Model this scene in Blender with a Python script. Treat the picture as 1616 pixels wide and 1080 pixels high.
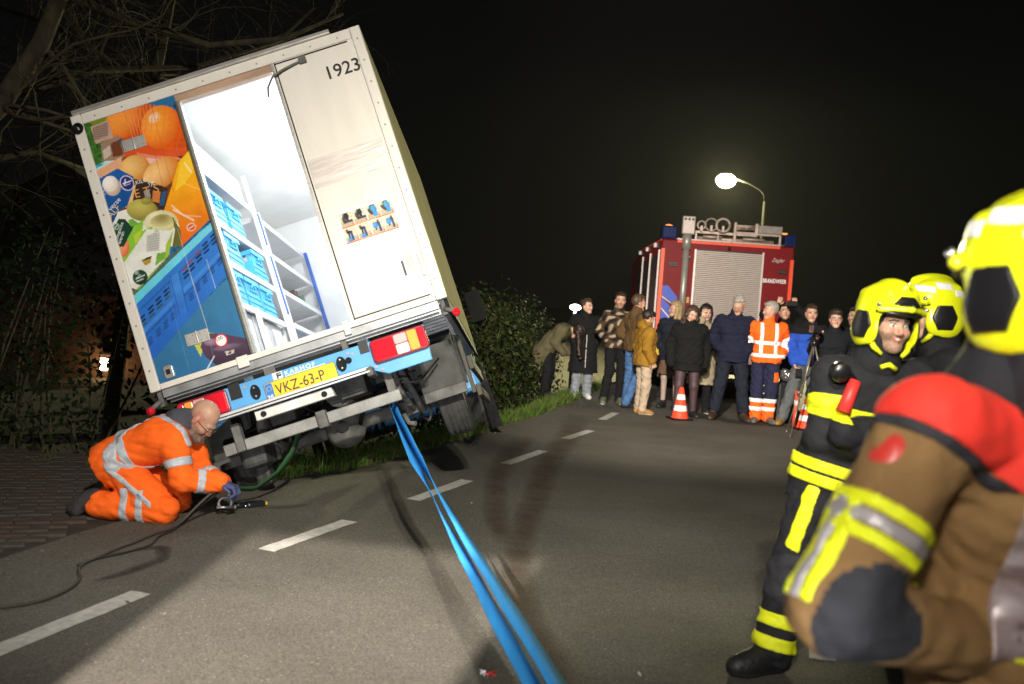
import bpy, bmesh, math, random
import numpy as np
from mathutils import Vector, Matrix

random.seed(7); RNG = np.random.default_rng(11)
SC = bpy.context.scene; COL = SC.collection; PI = math.pi
for o in list(bpy.data.objects): bpy.data.objects.remove(o)

# ------------------------------------------------------------------ camera, sky, lamps, exposure
cam_d = bpy.data.cameras.new('camera'); cam = bpy.data.objects.new('camera', cam_d); COL.objects.link(cam)
cam_d.sensor_width = 36.0; cam_d.lens = 35.0; cam_d.clip_start = 0.05; cam_d.clip_end = 400
_p, _r = math.radians(2.58), math.radians(4.0)
_f = Vector((0, math.cos(_p), -math.sin(_p))); _x = Vector((1, 0, 0)); _u = _x.cross(_f)
_R = math.cos(_r)*_x + math.sin(_r)*_u; _U = -math.sin(_r)*_x + math.cos(_r)*_u
cam.matrix_world = Matrix(((_R.x, _U.x, -_f.x, 0), (_R.y, _U.y, -_f.y, 0), (_R.z, _U.z, -_f.z, 1.6), (0, 0, 0, 1)))
cam_d.dof.use_dof = True; cam_d.dof.focus_distance = 8.6; cam_d.dof.aperture_fstop = 2.2
SC.camera = cam
wd = bpy.data.worlds.new('World'); SC.world = wd; wd.use_nodes = True
nt = wd.node_tree; bg = nt.nodes['Background']
bg.inputs[0].default_value = (.0017, .0017, .0019, 1); bg.inputs[1].default_value = 1.0   # overcast night sky

def spot(name, loc, aim, watts, col, cone, blend=.3, radius=.08, square=False):
    l = bpy.data.lights.new(name, 'SPOT'); o = bpy.data.objects.new(name, l); COL.objects.link(o)
    l.energy = watts; l.color = col; l.spot_size = math.radians(cone); l.spot_blend = blend
    l.shadow_soft_size = radius; l.use_square = square
    o.location = loc; d = Vector(aim)-Vector(loc); o.rotation_euler = d.to_track_quat('-Z', 'Y').to_euler()
    return o
# floodlights of the rescue vehicles around the camera, plus added fill spots
spot('floodlight', (.15, .2, 3.95), (-1.05, 7.2, 1.15), 2100, (1, .94, .84), 62, .9, .07)
spot('floodlight', (.05, 2.2, 4.4), (2.75, 15.6, .9), 11500, (1, .90, .76), 36, .85, .07)  # crowd beam, placed ahead of the camera so it misses the near figures
spot('floodlight', (-.7, -1.5, 3.3), (1.95, 5.0, 1.3), 1500, (1, .95, .88), 30, 1, .10)  # fill added to light the firefighters at the right
spot('floodlight', (-.9, -2.0, 3.0), (1.6, 3.4, 1.1), 620, (1, .95, .88), 60, .9, .12)  # second, wider fill added for the nearest firefighter
spot('floodlight', (-1.2, -1.5, 3.3), (-1.75, 4.0, 0), 520, (1, .90, .80), 36, 1, .1)  # soft fill added to brighten the lower left of the road
spot('headlight', (.35, -1.2, 1.0), (-.55, 8.2, .45), 900, (.97, .98, 1), 30, .8, .09)
spot('floodlight', (.5, -.2, 4.3), (.35, 9.5, 0), 1700, (1, .93, .76), 44, .95, .1)
SC.view_settings.view_transform = 'Standard'; SC.view_settings.look = 'None'
SC.view_settings.exposure = 0; SC.view_settings.gamma = 1; SC.view_settings.use_curve_mapping = False
SC.cycles.use_denoising = True
SC.cycles.max_bounces = 8; SC.cycles.volume_bounces = 0

TR = Matrix(((.9262, .0176, -.3766, -1.4797), (.0353, .9905, .1331, 6.89), (.3754, -.1366, .9167, 1.1925), (0, 0, 0, 1)))   # pose of the truck's box floor
TRI = TR.inverted()
# ------------------------------------------------------------------ materials
_M = {}
def mat(name, col, rough=.6, metal=0., var=.12, vscale=9., bump=0., bscale=70., spec=.5, coat=0., emit=0., col2=None, stretch=None):
    if name in _M: return _M[name]
    m = bpy.data.materials.new(name); m.use_nodes = True; _M[name] = m
    t = m.node_tree; b = t.nodes['Principled BSDF']
    b.inputs['Roughness'].default_value = rough; b.inputs['Metallic'].default_value = metal
    b.inputs['Specular IOR Level'].default_value = spec; b.inputs['Coat Weight'].default_value = coat
    tc = t.nodes.new('ShaderNodeTexCoord'); src = tc.outputs['Object']
    if stretch:
        mp = t.nodes.new('ShaderNodeMapping'); mp.inputs['Scale'].default_value = stretch
        t.links.new(src, mp.inputs[0]); src = mp.outputs[0]
    n = t.nodes.new('ShaderNodeTexNoise'); n.inputs['Scale'].default_value = vscale; n.inputs['Detail'].default_value = 5
    t.links.new(src, n.inputs['Vector'])
    r = t.nodes.new('ShaderNodeValToRGB'); t.links.new(n.outputs['Fac'], r.inputs[0])
    r.color_ramp.elements[0].position = .3; r.color_ramp.elements[1].position = .7
    c2 = col2 or [min(1, c*(1+var)) for c in col]
    r.color_ramp.elements[0].color = (*[c*(1-var) for c in col], 1); r.color_ramp.elements[1].color = (*c2, 1)
    t.links.new(r.outputs[0], b.inputs['Base Color'])
    if emit:
        t.links.new(r.outputs[0], b.inputs['Emission Color']); b.inputs['Emission Strength'].default_value = emit
    if bump:
        n2 = t.nodes.new('ShaderNodeTexNoise'); n2.inputs['Scale'].default_value = bscale; n2.inputs['Detail'].default_value = 3
        t.links.new(src, n2.inputs['Vector'])
        bp = t.nodes.new('ShaderNodeBump'); bp.inputs['Strength'].default_value = bump; bp.inputs['Distance'].default_value = .01
        t.links.new(n2.outputs['Fac'], bp.inputs['Height']); t.links.new(bp.outputs[0], b.inputs['Normal'])
    return m
def mat_vc(name, rough=.35):
    m = bpy.data.materials.new(name); m.use_nodes = True; t = m.node_tree; b = t.nodes['Principled BSDF']
    a = t.nodes.new('ShaderNodeVertexColor'); a.layer_name = 'print'
    t.links.new(a.outputs[0], b.inputs['Base Color']); b.inputs['Roughness'].default_value = rough
    return m
cloth = lambda name, col, var=.15: mat('cloth_'+name, col, .9, var=var, vscale=14, bump=.5, bscale=38, spec=.2)

# ------------------------------------------------------------------ mesh helpers
def link(o, parent=None):
    COL.objects.link(o)
    if parent is not None: o.parent = parent
    return o
def tag(o, label=None, cat=None, group=None, kind=None):
    for k, v in (('label', label), ('category', cat), ('group', group), ('kind', kind)):
        if v: o[k] = v
    return o
def empty(name, loc=(0, 0, 0), rz=0., label=None, cat=None, group=None):
    o = bpy.data.objects.new(name, None); o.location = loc; o.rotation_euler = (0, 0, rz); o.empty_display_size = .2
    link(o); return tag(o, label, cat, group)
def mesh_np(name, V, F, mats=(), mi=None, parent=None, smooth=True):
    V = np.asarray(V, np.float32); F = np.asarray(F, np.int32); me = bpy.data.meshes.new(name); k = F.shape[1]
    me.vertices.add(len(V)); me.vertices.foreach_set('co', V.ravel())
    me.loops.add(F.size); me.loops.foreach_set('vertex_index', F.ravel())
    me.polygons.add(len(F)); me.polygons.foreach_set('loop_start', np.arange(0, F.size, k, dtype=np.int32))
    if smooth: me.polygons.foreach_set('use_smooth', np.ones(len(F), bool))
    if not isinstance(mats, (list, tuple)): mats = [mats]
    for m in mats: me.materials.append(m)
    if mi is not None: me.polygons.foreach_set('material_index', np.asarray(mi, np.int32))
    me.update(calc_edges=True); me.validate()
    return link(bpy.data.objects.new(name, me), parent)

class MB:
    def __init__(s): s.v = []; s.f = []; s.m = []; s.sm = []
    def add(s, V, F, m=0, sm=False):
        b = len(s.v); s.v += [tuple(x) for x in V]; s.f += [tuple(b+i for i in f) for f in F]; s.m += [m]*len(F); s.sm += [sm]*len(F); return s
    def box(s, lo, hi, m=0, M=None):
        (a, b, c), (d, e, f) = lo, hi
        V = [(a,b,c),(d,b,c),(d,e,c),(a,e,c),(a,b,f),(d,b,f),(d,e,f),(a,e,f)]
        if M is not None: V = [M @ Vector(p) for p in V]
        return s.add(V, [(3,2,1,0),(4,5,6,7),(0,1,5,4),(1,2,6,5),(2,3,7,6),(3,0,4,7)], m)
    def cbox(s, c, sz, m=0, M=None):
        return s.box([c[i]-sz[i]/2 for i in range(3)], [c[i]+sz[i]/2 for i in range(3)], m, M)
    def tube(s, pts, r, n=8, m=0, cap=True, closed=False, sm=True):
        pts = [Vector(p) for p in pts]; N = len(pts); rr = r if isinstance(r, (list, tuple)) else [r]*N
        V = []; pu = None
        for i, p in enumerate(pts):
            a = pts[i-1] if (i or closed) else p; b = pts[(i+1) % N] if (i < N-1 or closed) else p
            t = (b-a).normalized()
            if pu is None: pu = t.orthogonal().normalized()
            else:
                pu = (pu - t*pu.dot(t)); pu = pu.normalized() if pu.length > 1e-6 else t.orthogonal().normalized()
            w = t.cross(pu)
            V += [p + rr[i]*(math.cos(2*PI*k/n)*pu + math.sin(2*PI*k/n)*w) for k in range(n)]
        F = []
        for i in range(N if closed else N-1):
            j = (i+1) % N
            F += [(i*n+k, i*n+(k+1) % n, j*n+(k+1) % n, j*n+k) for k in range(n)]
        s.add(V, F, m, sm)
        if cap and not closed:
            b = len(s.v)-len(V); s.f += [tuple(b+k for k in reversed(range(n))), tuple(b+(N-1)*n+k for k in range(n))]; s.m += [m]*2; s.sm += [False]*2
        return s
    def lathe(s, prof, n=24, m=0, M=None, sm=True, mfun=None):   # profile of (radius, height) around z
        V = [(r*math.cos(2*PI*k/n), r*math.sin(2*PI*k/n), z) for r, z in prof for k in range(n)]
        if M is not None: V = [M @ Vector(p) for p in V]
        for i in range(len(prof)-1):
            F = [(i*n+k, i*n+(k+1) % n, (i+1)*n+(k+1) % n, (i+1)*n+k) for k in range(n)]
            b = len(s.v)
            if i == 0: s.v += [tuple(x) for x in V]; base = b
            s.f += [tuple(base+q for q in f) for f in F]; s.m += [mfun(i) if mfun else m]*n; s.sm += [sm]*n
        return s
    def prism(s, poly, d0, d1, ax='y', m=0, M=None):             # polygon of (u,v) pushed along an axis
        P = {'y': lambda u, v, d: (u, d, v), 'x': lambda u, v, d: (d, u, v), 'z': lambda u, v, d: (u, v, d)}[ax]
        n = len(poly); V = [P(u, v, d0) for u, v in poly]+[P(u, v, d1) for u, v in poly]
        if M is not None: V = [M @ Vector(p) for p in V]
        F = [tuple(range(n)), tuple(range(2*n-1, n-1, -1))]+[(i, n+i, n+(i+1) % n, (i+1) % n) for i in range(n)]
        return s.add(V, F, m)
    def sheet(s, pts, m=0): return s.add(pts, [tuple(range(len(pts)))], m)
    def build(s, name, mats, parent=None, bevel=0., seg=2, flip=True):
        me = bpy.data.meshes.new(name); me.from_pydata([tuple(p) for p in s.v], [], s.f)
        for k in (mats if isinstance(mats, (list, tuple)) else [mats]): me.materials.append(k)
        me.polygons.foreach_set('material_index', s.m); me.polygons.foreach_set('use_smooth', s.sm)
        if flip or bevel:
            b = bmesh.new(); b.from_mesh(me)
            bmesh.ops.recalc_face_normals(b, faces=b.faces[:])
            if bevel:
                ed = [e for e in b.edges if len(e.link_faces) == 2 and e.calc_face_angle(0) > .6]
                bmesh.ops.bevel(b, geom=ed, offset=bevel, segments=seg, affect='EDGES', profile=.5, clamp_overlap=True)
            b.to_mesh(me); b.free()
        me.update(); return link(bpy.data.objects.new(name, me), parent)
def rrect(x0, z0, x1, z1, r, n=4):
    P = []
    for cx, cz, a in ((x1-r, z0+r, -90), (x1-r, z1-r, 0), (x0+r, z1-r, 90), (x0+r, z0+r, 180)):
        P += [(cx+r*math.cos(math.radians(a+90*k/n)), cz+r*math.sin(math.radians(a+90*k/n))) for k in range(n+1)]
    return P
def disc(cx, cz, rx, rz=None, n=20):
    rz = rz or rx; return [(cx+rx*math.cos(2*PI*k/n), cz+rz*math.sin(2*PI*k/n)) for k in range(n)]
RX90 = Matrix.Rotation(PI/2, 4, 'X')
def text(name, body, size, m, parent, loc, M=RX90, xs=1., bold=0., ext=.0008, shear=0., spacing=1.):
    c = bpy.data.curves.new('t', 'FONT'); c.body = body; c.size = size; c.extrude = ext; c.offset = bold; c.shear = shear
    c.resolution_u = 3; c.space_character = spacing
    o = bpy.data.objects.new('t', c); COL.objects.link(o); dg = bpy.context.evaluated_depsgraph_get()
    me = bpy.data.meshes.new_from_object(o.evaluated_get(dg)); bpy.data.objects.remove(o)
    me.transform(Matrix.Translation(loc) @ M @ Matrix.Diagonal((xs, 1, 1, 1))); me.materials.clear(); me.materials.append(m); me.name = name
    return link(bpy.data.objects.new(name, me), parent)
def split_loose(o):                                               # every separate piece of a mesh becomes an object of its own
    me = o.data; n = len(me.vertices); par = list(range(n))
    def find(i):
        while par[i] != i: par[i] = par[par[i]]; i = par[i]
        return i
    for e in me.edges:
        a_, b_ = find(e.vertices[0]), find(e.vertices[1])
        if a_ != b_: par[a_] = b_
    gr = {}
    for p in me.polygons: gr.setdefault(find(p.vertices[0]), []).append(p)
    if len(gr) < 2: return
    co = [v.co.copy() for v in me.vertices]; out = []
    for ps in gr.values():
        ix = {}; F = []
        for p in ps: F.append([ix.setdefault(v, len(ix)) for v in p.vertices])
        m2 = bpy.data.meshes.new(o.name); m2.from_pydata([co[v] for v in ix], [], F)
        for m_ in me.materials: m2.materials.append(m_)
        m2.polygons.foreach_set('material_index', [p.material_index for p in ps]); m2.polygons.foreach_set('use_smooth', [p.use_smooth for p in ps]); out.append(m2)
    o.data = out[0]
    for m2 in out[1:]: c = o.copy(); c.data = m2; link(c)
def copy_tree(o, parent=None):
    c = o.copy(); link(c, parent)
    for ch in list(o.children): copy_tree(ch, c)
    return c

# ------------------------------------------------------------------ solids from distance fields (bodies, clothes)
f4 = np.float32
def smin(a, b, k):
    if k <= 0: return np.minimum(a, b)
    h = np.maximum(k-np.abs(a-b), 0)/k
    return np.minimum(a, b)-h*h*k*.25
class Field:
    def __init__(s): s.ops = []
    def rc(s, a, b, ra, rb=None, k=.03, sub=False):               # round cone from a to b
        rb = ra if rb is None else rb; a = np.array(a, f4); b = np.array(b, f4); ab = b-a; L2 = max(float(ab@ab), 1e-9)
        def fn(P):
            t = np.clip((P-a)@ab/L2, 0, 1); q = P-a-t[:, None]*ab
            return np.sqrt((q*q).sum(1))-(ra+(rb-ra)*t)
        R = max(ra, rb); s.ops.append((fn, np.minimum(a, b)-R, np.maximum(a, b)+R, k, 's' if sub else 'u')); return s
    def ell(s, c, r, k=.03, M=None, sub=False):                   # ellipsoid, M = 3x3 world-from-local
        c = np.array(c, f4); r = np.array(r, f4); W = None if M is None else np.array(M, f4)
        def fn(P):
            q = P-c
            if W is not None: q = q@W
            k0 = np.sqrt(((q/r)**2).sum(1)); k1 = np.sqrt(((q/(r*r))**2).sum(1))
            return k0*(k0-1)/np.maximum(k1, 1e-6)
        R = r.max(); s.ops.append((fn, c-R, c+R, k, 's' if sub else 'u')); return s
    def box(s, c, h, r=.01, k=.02, M=None, sub=False):
        c = np.array(c, f4); h = np.array(h, f4)-r; W = None if M is None else np.array(M, f4)
        def fn(P):
            q = P-c
            if W is not None: q = q@W
            q = np.abs(q)-h
            return np.sqrt((np.maximum(q, 0)**2).sum(1))+np.minimum(q.max(1), 0)-r
        R = float(np.linalg.norm(h+r)); s.ops.append((fn, c-R, c+R, k, 's' if sub else 'u')); return s
    def cut(s, p, n, k=0.):                                       # keep the side opposite to n
        p = np.array(p, f4); n = np.array(n, f4); n = n/np.linalg.norm(n)
        s.ops.append((lambda P: (P-p)@n, None, None, k, 'i')); return s
    def keep(s, fn): s.ops.append((fn, None, None, 0, 'i')); return s
    def off(s, fn): s.ops.append((fn, None, None, 0, 'o')); return s   # add fn(P) to the distance
    def inc(s, other, k=.03): s.ops += other.ops; return s
    def __call__(s, P):
        d = np.full(len(P), .3, f4); mg = .11
        for fn, lo, hi, k, op in s.ops:
            if op == 'i': d = np.maximum(d, fn(P)); continue
            if op == 'o': d = d+fn(P); continue
            m = np.flatnonzero(((P > lo-mg) & (P < hi+mg)).all(1))
            if not len(m): continue
            v = fn(P[m])
            if op == 'u': d[m] = smin(d[m], v, k)
            else: d[m] = -smin(-d[m], v, k)
        return d
    def bounds(s):
        lo = np.min([o[1] for o in s.ops if o[4] == 'u'], 0); hi = np.max([o[2] for o in s.ops if o[4] == 'u'], 0)
        return lo-.03, hi+.03
def nets(fn, lo, hi, h, slack=6.):
    lo = np.array(lo, f4); nc = np.maximum(np.ceil((np.array(hi)-lo)/(4*h)).astype(int)+1, 2)
    ax = [lo[i]+(np.arange(nc[i])*4+1.5)*h for i in range(3)]
    C = np.stack(np.meshgrid(*ax, indexing='ij'), -1).reshape(-1, 3).astype(f4)
    D = fn(C).reshape(nc)
    for a in range(3): D = np.repeat(D, 4, axis=a)
    n = D.shape; ii = np.flatnonzero(np.abs(D.ravel()) < slack*h)
    I = np.stack(np.unravel_index(ii, n), -1)
    Df = D.ravel().copy(); Df[ii] = fn((lo+I*h).astype(f4)); D = Df.reshape(n)
    D[0] = D[-1] = .3; D[:, 0] = D[:, -1] = .3; D[:, :, 0] = D[:, :, -1] = .3
    S = D < 0
    cnt = np.zeros((n[0]-1, n[1]-1, n[2]-1), np.uint8); cs = [(a, b, c) for a in (0, 1) for b in (0, 1) for c in (0, 1)]
    for a, b, c in cs: cnt += S[a:n[0]-1+a, b:n[1]-1+b, c:n[2]-1+c]
    act = (cnt > 0) & (cnt < 8); cell = np.argwhere(act)
    if not len(cell): return np.zeros((0, 3)), np.zeros((0, 4), int)
    idx = np.full(act.shape, -1, np.int32); idx[act] = np.arange(len(cell))
    cv = np.stack([D[cell[:, 0]+a, cell[:, 1]+b, cell[:, 2]+c] for a, b, c in cs], 1)
    acc = np.zeros((len(cell), 3)); w = np.zeros(len(cell)); car = np.array(cs, float)
    for i in range(8):
        for j in range(i+1, 8):
            if np.abs(car[i]-car[j]).sum() != 1: continue
            m = (cv[:, i] < 0) != (cv[:, j] < 0); t = cv[m, i]/(cv[m, i]-cv[m, j])
            acc[m] += car[i]+t[:, None]*(car[j]-car[i]); w[m] += 1
    V = lo+(cell+acc/w[:, None])*h; Fs = []
    for a in range(3):
        b, c = (a+1) % 3, (a+2) % 3
        s0 = np.take(S, range(n[a]-1), a); s1 = np.take(S, range(1, n[a]), a)
        e = np.argwhere(s0 != s1); e = e[(e[:, b] > 0) & (e[:, c] > 0) & (e[:, b] < n[b]-1) & (e[:, c] < n[c]-1)]
        q = []
        for db, dc in ((1, 1), (0, 1), (0, 0), (1, 0)):
            g = e.copy(); g[:, b] -= db; g[:, c] -= dc; q.append(idx[g[:, 0], g[:, 1], g[:, 2]])
        q = np.stack(q, 1); fl = s0[e[:, 0], e[:, 1], e[:, 2]]
        q[~fl] = q[~fl][:, ::-1]; Fs.append(q)
    return V, np.concatenate(Fs)
def solid(name, F, h, mats, parent=None, paint=None, lo=None, hi=None, slack=6.):
    b = F.bounds(); lo = b[0] if lo is None else lo; hi = b[1] if hi is None else hi
    V, Q = nets(F, lo, hi, h, slack)
    if not len(V): return None
    mi = None
    if paint is not None:
        cen = V[Q].mean(1).astype(f4); mi = paint(cen)
    return mesh_np(name, V, Q, mats, mi, parent)
def wr(amp, fr, seed=0):                                          # cloth folds: a few crossing creases, finer near their ridges
    r = np.random.default_rng(seed); K = r.normal(size=(6, 3)); K /= np.linalg.norm(K, axis=1)[:, None]; ph = r.uniform(0, 6.3, 6); s = r.uniform(.5, 1.9, 6)*fr
    K[:, 2] *= 1.2
    def fn(P):
        w = 1.3*np.sin(P@(K[0]*fr*.35).astype(f4))+.8*np.sin(P@(K[1]*fr*.6).astype(f4)+2); d = np.zeros(len(P), f4)
        for k in range(6): d += 1-2.2*np.abs(np.sin(.5*(P@(K[k]*s[k]).astype(f4)+ph[k]+w)))**.7 if k < 4 else np.sin(P@(K[k]*s[k]).astype(f4)+ph[k])
        return (amp*d/3.2).astype(f4)
    return fn
# ------------------------------------------------------------------ ground, road, pavement
EY = np.array([-40,-10,0,3,5.05,6.1,7.44,7.9,8.6,9.54,10.65,11.5,12.46,13.72,15.75,18,22,30,45,90.])
EX = np.array([-8,-5.3,-4.0,-3.3,-2.72,-2.5,-2.0,-1.83,-1.36,-.95,-.6,-.3,0.,.44,1.0,1.55,2.7,5.2,10,25])
def edge(y): return np.interp(y, EY, EX)
def sst(a, b, x): t = np.clip((x-a)/(b-a), 0, 1); return t*t*(3-2*t)
def height(x, y):
    d = (edge(y)-x)*.86
    m = sst(7.7, 8.9, y)
    ditch = np.interp(d, [-.3, 0, .25, 1.9, 2.7, 4.2, 7, 30], [-.03, -.03, -.09, -.82, -.85, -.1, -.5, -1.7])
    flat = np.interp(d, [0, 6.5, 8, 30], [-.03, -.04, -.3, -1.7])
    return flat*(1-m)+ditch*m
xs = np.concatenate([[-300, -120, -60, -35, -22], np.arange(-16, 3.01, .22), [4.5, 7, 9, 12, 20, 40, 100, 300]])
ys = np.concatenate([[-300, -100, -40, -15, -5], np.arange(0, 24.01, .22), [26, 29, 33, 40, 60, 110, 300]])
X, Y = np.meshgrid(xs, ys, indexing='ij'); Z = height(X, Y)+RNG.normal(0, .012, X.shape)*(edge(Y)-X > .3)
nx, ny = X.shape; I = np.arange(nx*ny).reshape(nx, ny)
Q = np.stack([I[:-1, :-1], I[1:, :-1], I[1:, 1:], I[:-1, 1:]], -1).reshape(-1, 4)
soil = mat('soil', (.022, .018, .011), .95, var=.5, vscale=5, bump=.6, bscale=18)
tag(mesh_np('ground', np.stack([X, Y, Z], -1).reshape(-1, 3), Q, soil), kind='structure')

def asphalt():
    m = bpy.data.materials.new('asphalt'); m.use_nodes = True; t = m.node_tree; b = t.nodes['Principled BSDF']; N = t.nodes.new; L = t.links.new
    tc = N('ShaderNodeTexCoord')
    def noise(sc, det=3, dim=None):
        n = N('ShaderNodeTexNoise'); n.inputs['Scale'].default_value = sc; n.inputs['Detail'].default_value = det; L(tc.outputs['Object'], n.inputs['Vector']); return n
    def ramp(src, p0, c0, p1, c1):
        r = N('ShaderNodeValToRGB'); r.color_ramp.elements[0].position = p0; r.color_ramp.elements[1].position = p1
        r.color_ramp.elements[0].color = (*c0, 1); r.color_ramp.elements[1].color = (*c1, 1); L(src, r.inputs[0]); return r
    def mix(kind, f, a, c):
        x = N('ShaderNodeMixRGB'); x.blend_type = kind
        for s, v in zip(x.inputs, (f, a, c)):
            if isinstance(v, (int, float)): s.default_value = v
            elif isinstance(v, tuple): s.default_value = (*v, 1)
            else: L(v, s)
        return x.outputs[0]
    big = ramp(noise(.8, 4).outputs['Fac'], .3, (.090, .084, .068), .7, (.132, .124, .104))
    vo = N('ShaderNodeTexVoronoi'); vo.inputs['Scale'].default_value = 150; L(tc.outputs['Object'], vo.inputs['Vector'])
    bw = N('ShaderNodeRGBToBW'); L(vo.outputs['Color'], bw.inputs[0])
    st = ramp(bw.outputs[0], .15, (.62, .62, .62), .95, (1.45, 1.45, 1.43))
    c = mix('MULTIPLY', 1, big.outputs[0], st.outputs[0])
    vo2 = N('ShaderNodeTexVoronoi'); vo2.inputs['Scale'].default_value = 75; L(tc.outputs['Object'], vo2.inputs['Vector'])
    bw2 = N('ShaderNodeRGBToBW'); L(vo2.outputs['Color'], bw2.inputs[0])
    fl = ramp(bw2.outputs[0], .86, (0, 0, 0), .9, (1, 1, 1)); dd = ramp(vo2.outputs['Distance'], .22, (1, 1, 1), .42, (0, 0, 0))
    c = mix('MIX', mix('MULTIPLY', 1, fl.outputs[0], dd.outputs[0]), c, (.30, .28, .24))
    dk = ramp(noise(260, 2).outputs['Fac'], .35, (.62, .62, .62), .6, (1.1, 1.1, 1.1))
    c = mix('MULTIPLY', .8, c, dk.outputs[0])
    L(c, b.inputs['Base Color'])
    rr = ramp(noise(2.2, 4).outputs['Fac'], .35, (.72,)*3, .7, (.92,)*3); L(rr.outputs[0], b.inputs['Roughness']); b.inputs['Specular IOR Level'].default_value = .22
    bp = N('ShaderNodeBump'); bp.inputs['Strength'].default_value = .55; bp.inputs['Distance'].default_value = .004
    L(bw.outputs[0], bp.inputs['Height']); L(bp.outputs[0], b.inputs['Normal'])
    return m
ASPH = asphalt()
yy = np.concatenate([[-40, -20, -10], np.arange(-4, 30, .5), np.arange(30, 90, 4)])
rg = random.Random(4); V = []
for y in yy:
    e = float(edge(y))
    V += [(e-.02+rg.uniform(-.035, .035), y, 0.), (e+3.2, y, .0), (e+7.2+max(0, (8-y)*.25), y, 0)]
F = [(i*3+k, i*3+k+1, i*3+k+4, i*3+k+3) for i in range(len(yy)-1) for k in (0, 1)]
road = mesh_np('road', V, F, ASPH, smooth=False); tag(road, kind='structure')

paint_m = mat('road_paint', (.44, .43, .39), .7, var=.22, vscale=22, bump=.4, bscale=120)
dash = [((-2.03-.22, 3.3), (-1.755, 4.9)), ((-1.37, 5.83), (-1.02, 6.72)), ((-.67, 7.54), (-.3, 8.5)), ((.02, 9.47), (.41, 10.47)),
        ((.7, 11.51), (1.06, 12.41)), ((1.31, 13.65), (1.6, 14.65)), ((1.86, 15.8), (2.12, 16.75)), ((-3.1, .8), (-2.6, 2.3))]
for (x0, y0), (x1, y1) in dash:
    d = Vector((x1-x0, y1-y0, 0)).normalized(); n = Vector((d.y, -d.x, 0))*.115
    r = random.Random(x0); N = 14; V = []
    for i in range(N+1):
        p = Vector((x0, y0, .004)).lerp(Vector((x1, y1, .004)), i/N); w = lambda: Vector((r.uniform(-.004, .004), 0, 0))
        V += [p-n*.5+w(), p+n*.5+w()]
    mesh_np('road_marking', V, [(2*i, 2*i+1, 2*i+3, 2*i+2) for i in range(N)], paint_m, parent=road, smooth=False)
mesh_np('road_marking', [(1.5, 4.62, .004), (1.62, 4.6, .004), (1.72, 4.95, .004), (1.6, 4.98, .004)], [(0, 1, 2, 3)], paint_m, parent=road, smooth=False)

def stain_mat(name, col, lo, hi):
    m = bpy.data.materials.new(name); m.use_nodes = True; t = m.node_tree; b = t.nodes['Principled BSDF']; N = t.nodes.new; L = t.links.new
    b.inputs['Base Color'].default_value = (*col, 1); b.inputs['Roughness'].default_value = .75
    a = N('ShaderNodeVertexColor'); a.layer_name = 'print'; tc = N('ShaderNodeTexCoord')
    n = N('ShaderNodeTexNoise'); n.inputs['Scale'].default_value = 3; n.inputs['Detail'].default_value = 8; n.inputs['Roughness'].default_value = .7; L(tc.outputs['Object'], n.inputs['Vector'])
    mm = N('ShaderNodeMath'); mm.operation = 'MULTIPLY'; L(a.outputs[0], mm.inputs[0])
    r = N('ShaderNodeMapRange'); r.inputs[1].default_value = .25; r.inputs[2].default_value = .7; r.inputs[3].default_value = lo; r.inputs[4].default_value = hi
    L(n.outputs['Fac'], r.inputs[0]); L(r.outputs[0], mm.inputs[1]); L(mm.outputs[0], b.inputs['Alpha']); return m
def stain(name, pts, ws, m, z):
    n = 60; P = np.array(pts, float); t = np.linspace(0, 1, len(P)); s = np.linspace(0, 1, n)
    x = np.interp(s, t, P[:, 0]); y = np.interp(s, t, P[:, 1]); w = np.interp(s, t, ws)
    k = np.ones(5)/5; x = np.convolve(np.pad(x, 2, 'edge'), k, 'valid'); y = np.convolve(np.pad(y, 2, 'edge'), k, 'valid')
    dx, dy = np.gradient(x), np.gradient(y); L = np.hypot(dx, dy); V = []; C = []
    for i in range(n):
        for k in range(9):
            u = (k-4)/4; V.append((x[i]+dy[i]/L[i]*u*w[i], y[i]-dx[i]/L[i]*u*w[i], z)); C.append((1-u*u)**1.2*min(1, i/6, (n-1-i)/6))
    F = [(i*9+k, i*9+k+1, i*9+k+10, i*9+k+9) for i in range(n-1) for k in range(8)]
    o = mesh_np(name, V, F, m, parent=road)
    a = o.data.color_attributes.new('print', 'FLOAT_COLOR', 'POINT'); a.data.foreach_set('color', np.array([(c, c, c, 1) for c in C], np.float32).ravel())
mud = stain_mat('mud', (.06, .034, .017), .08, .62); wet = stain_mat('wet', (.02, .018, .014), .2, .9)
stain('mud_stain', [(1.02, 14.2), (.78, 11.9), (.42, 9.6), (.30, 8.1), (.18, 6.9), (.13, 6.1), (.12, 5.5), (.17, 4.9), (.28, 4.35), (.5, 3.8)], [.2, .2, .16, .14, .12, .1, .12, .11, .1, .12], mud, .008)
stain('mud_stain', [(.25, 11.5), (.02, 9.8), (-.06, 8.4), (-.03, 7.2), (.04, 6.3)], [.16, .15, .12, .11, .07], mud, .010)
stain('mud_stain', [(3.1, 15.6), (3.0, 14.9), (3.5, 14.4), (4.1, 14.5)], [.3, .35, .3, .25], wet, .008)
stain('mud_stain', [(-2.05, 5.0), (-1.95, 5.2), (-1.86, 5.5), (-1.95, 5.75), (-2.1, 5.6)], [.02, .05, .05, .05, .02], wet, .008)
stain('mud_stain', [(-1.72, 6.9), (-1.5, 7.0), (-1.38, 7.12)], [.05, .07, .04], mud, .008)

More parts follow.
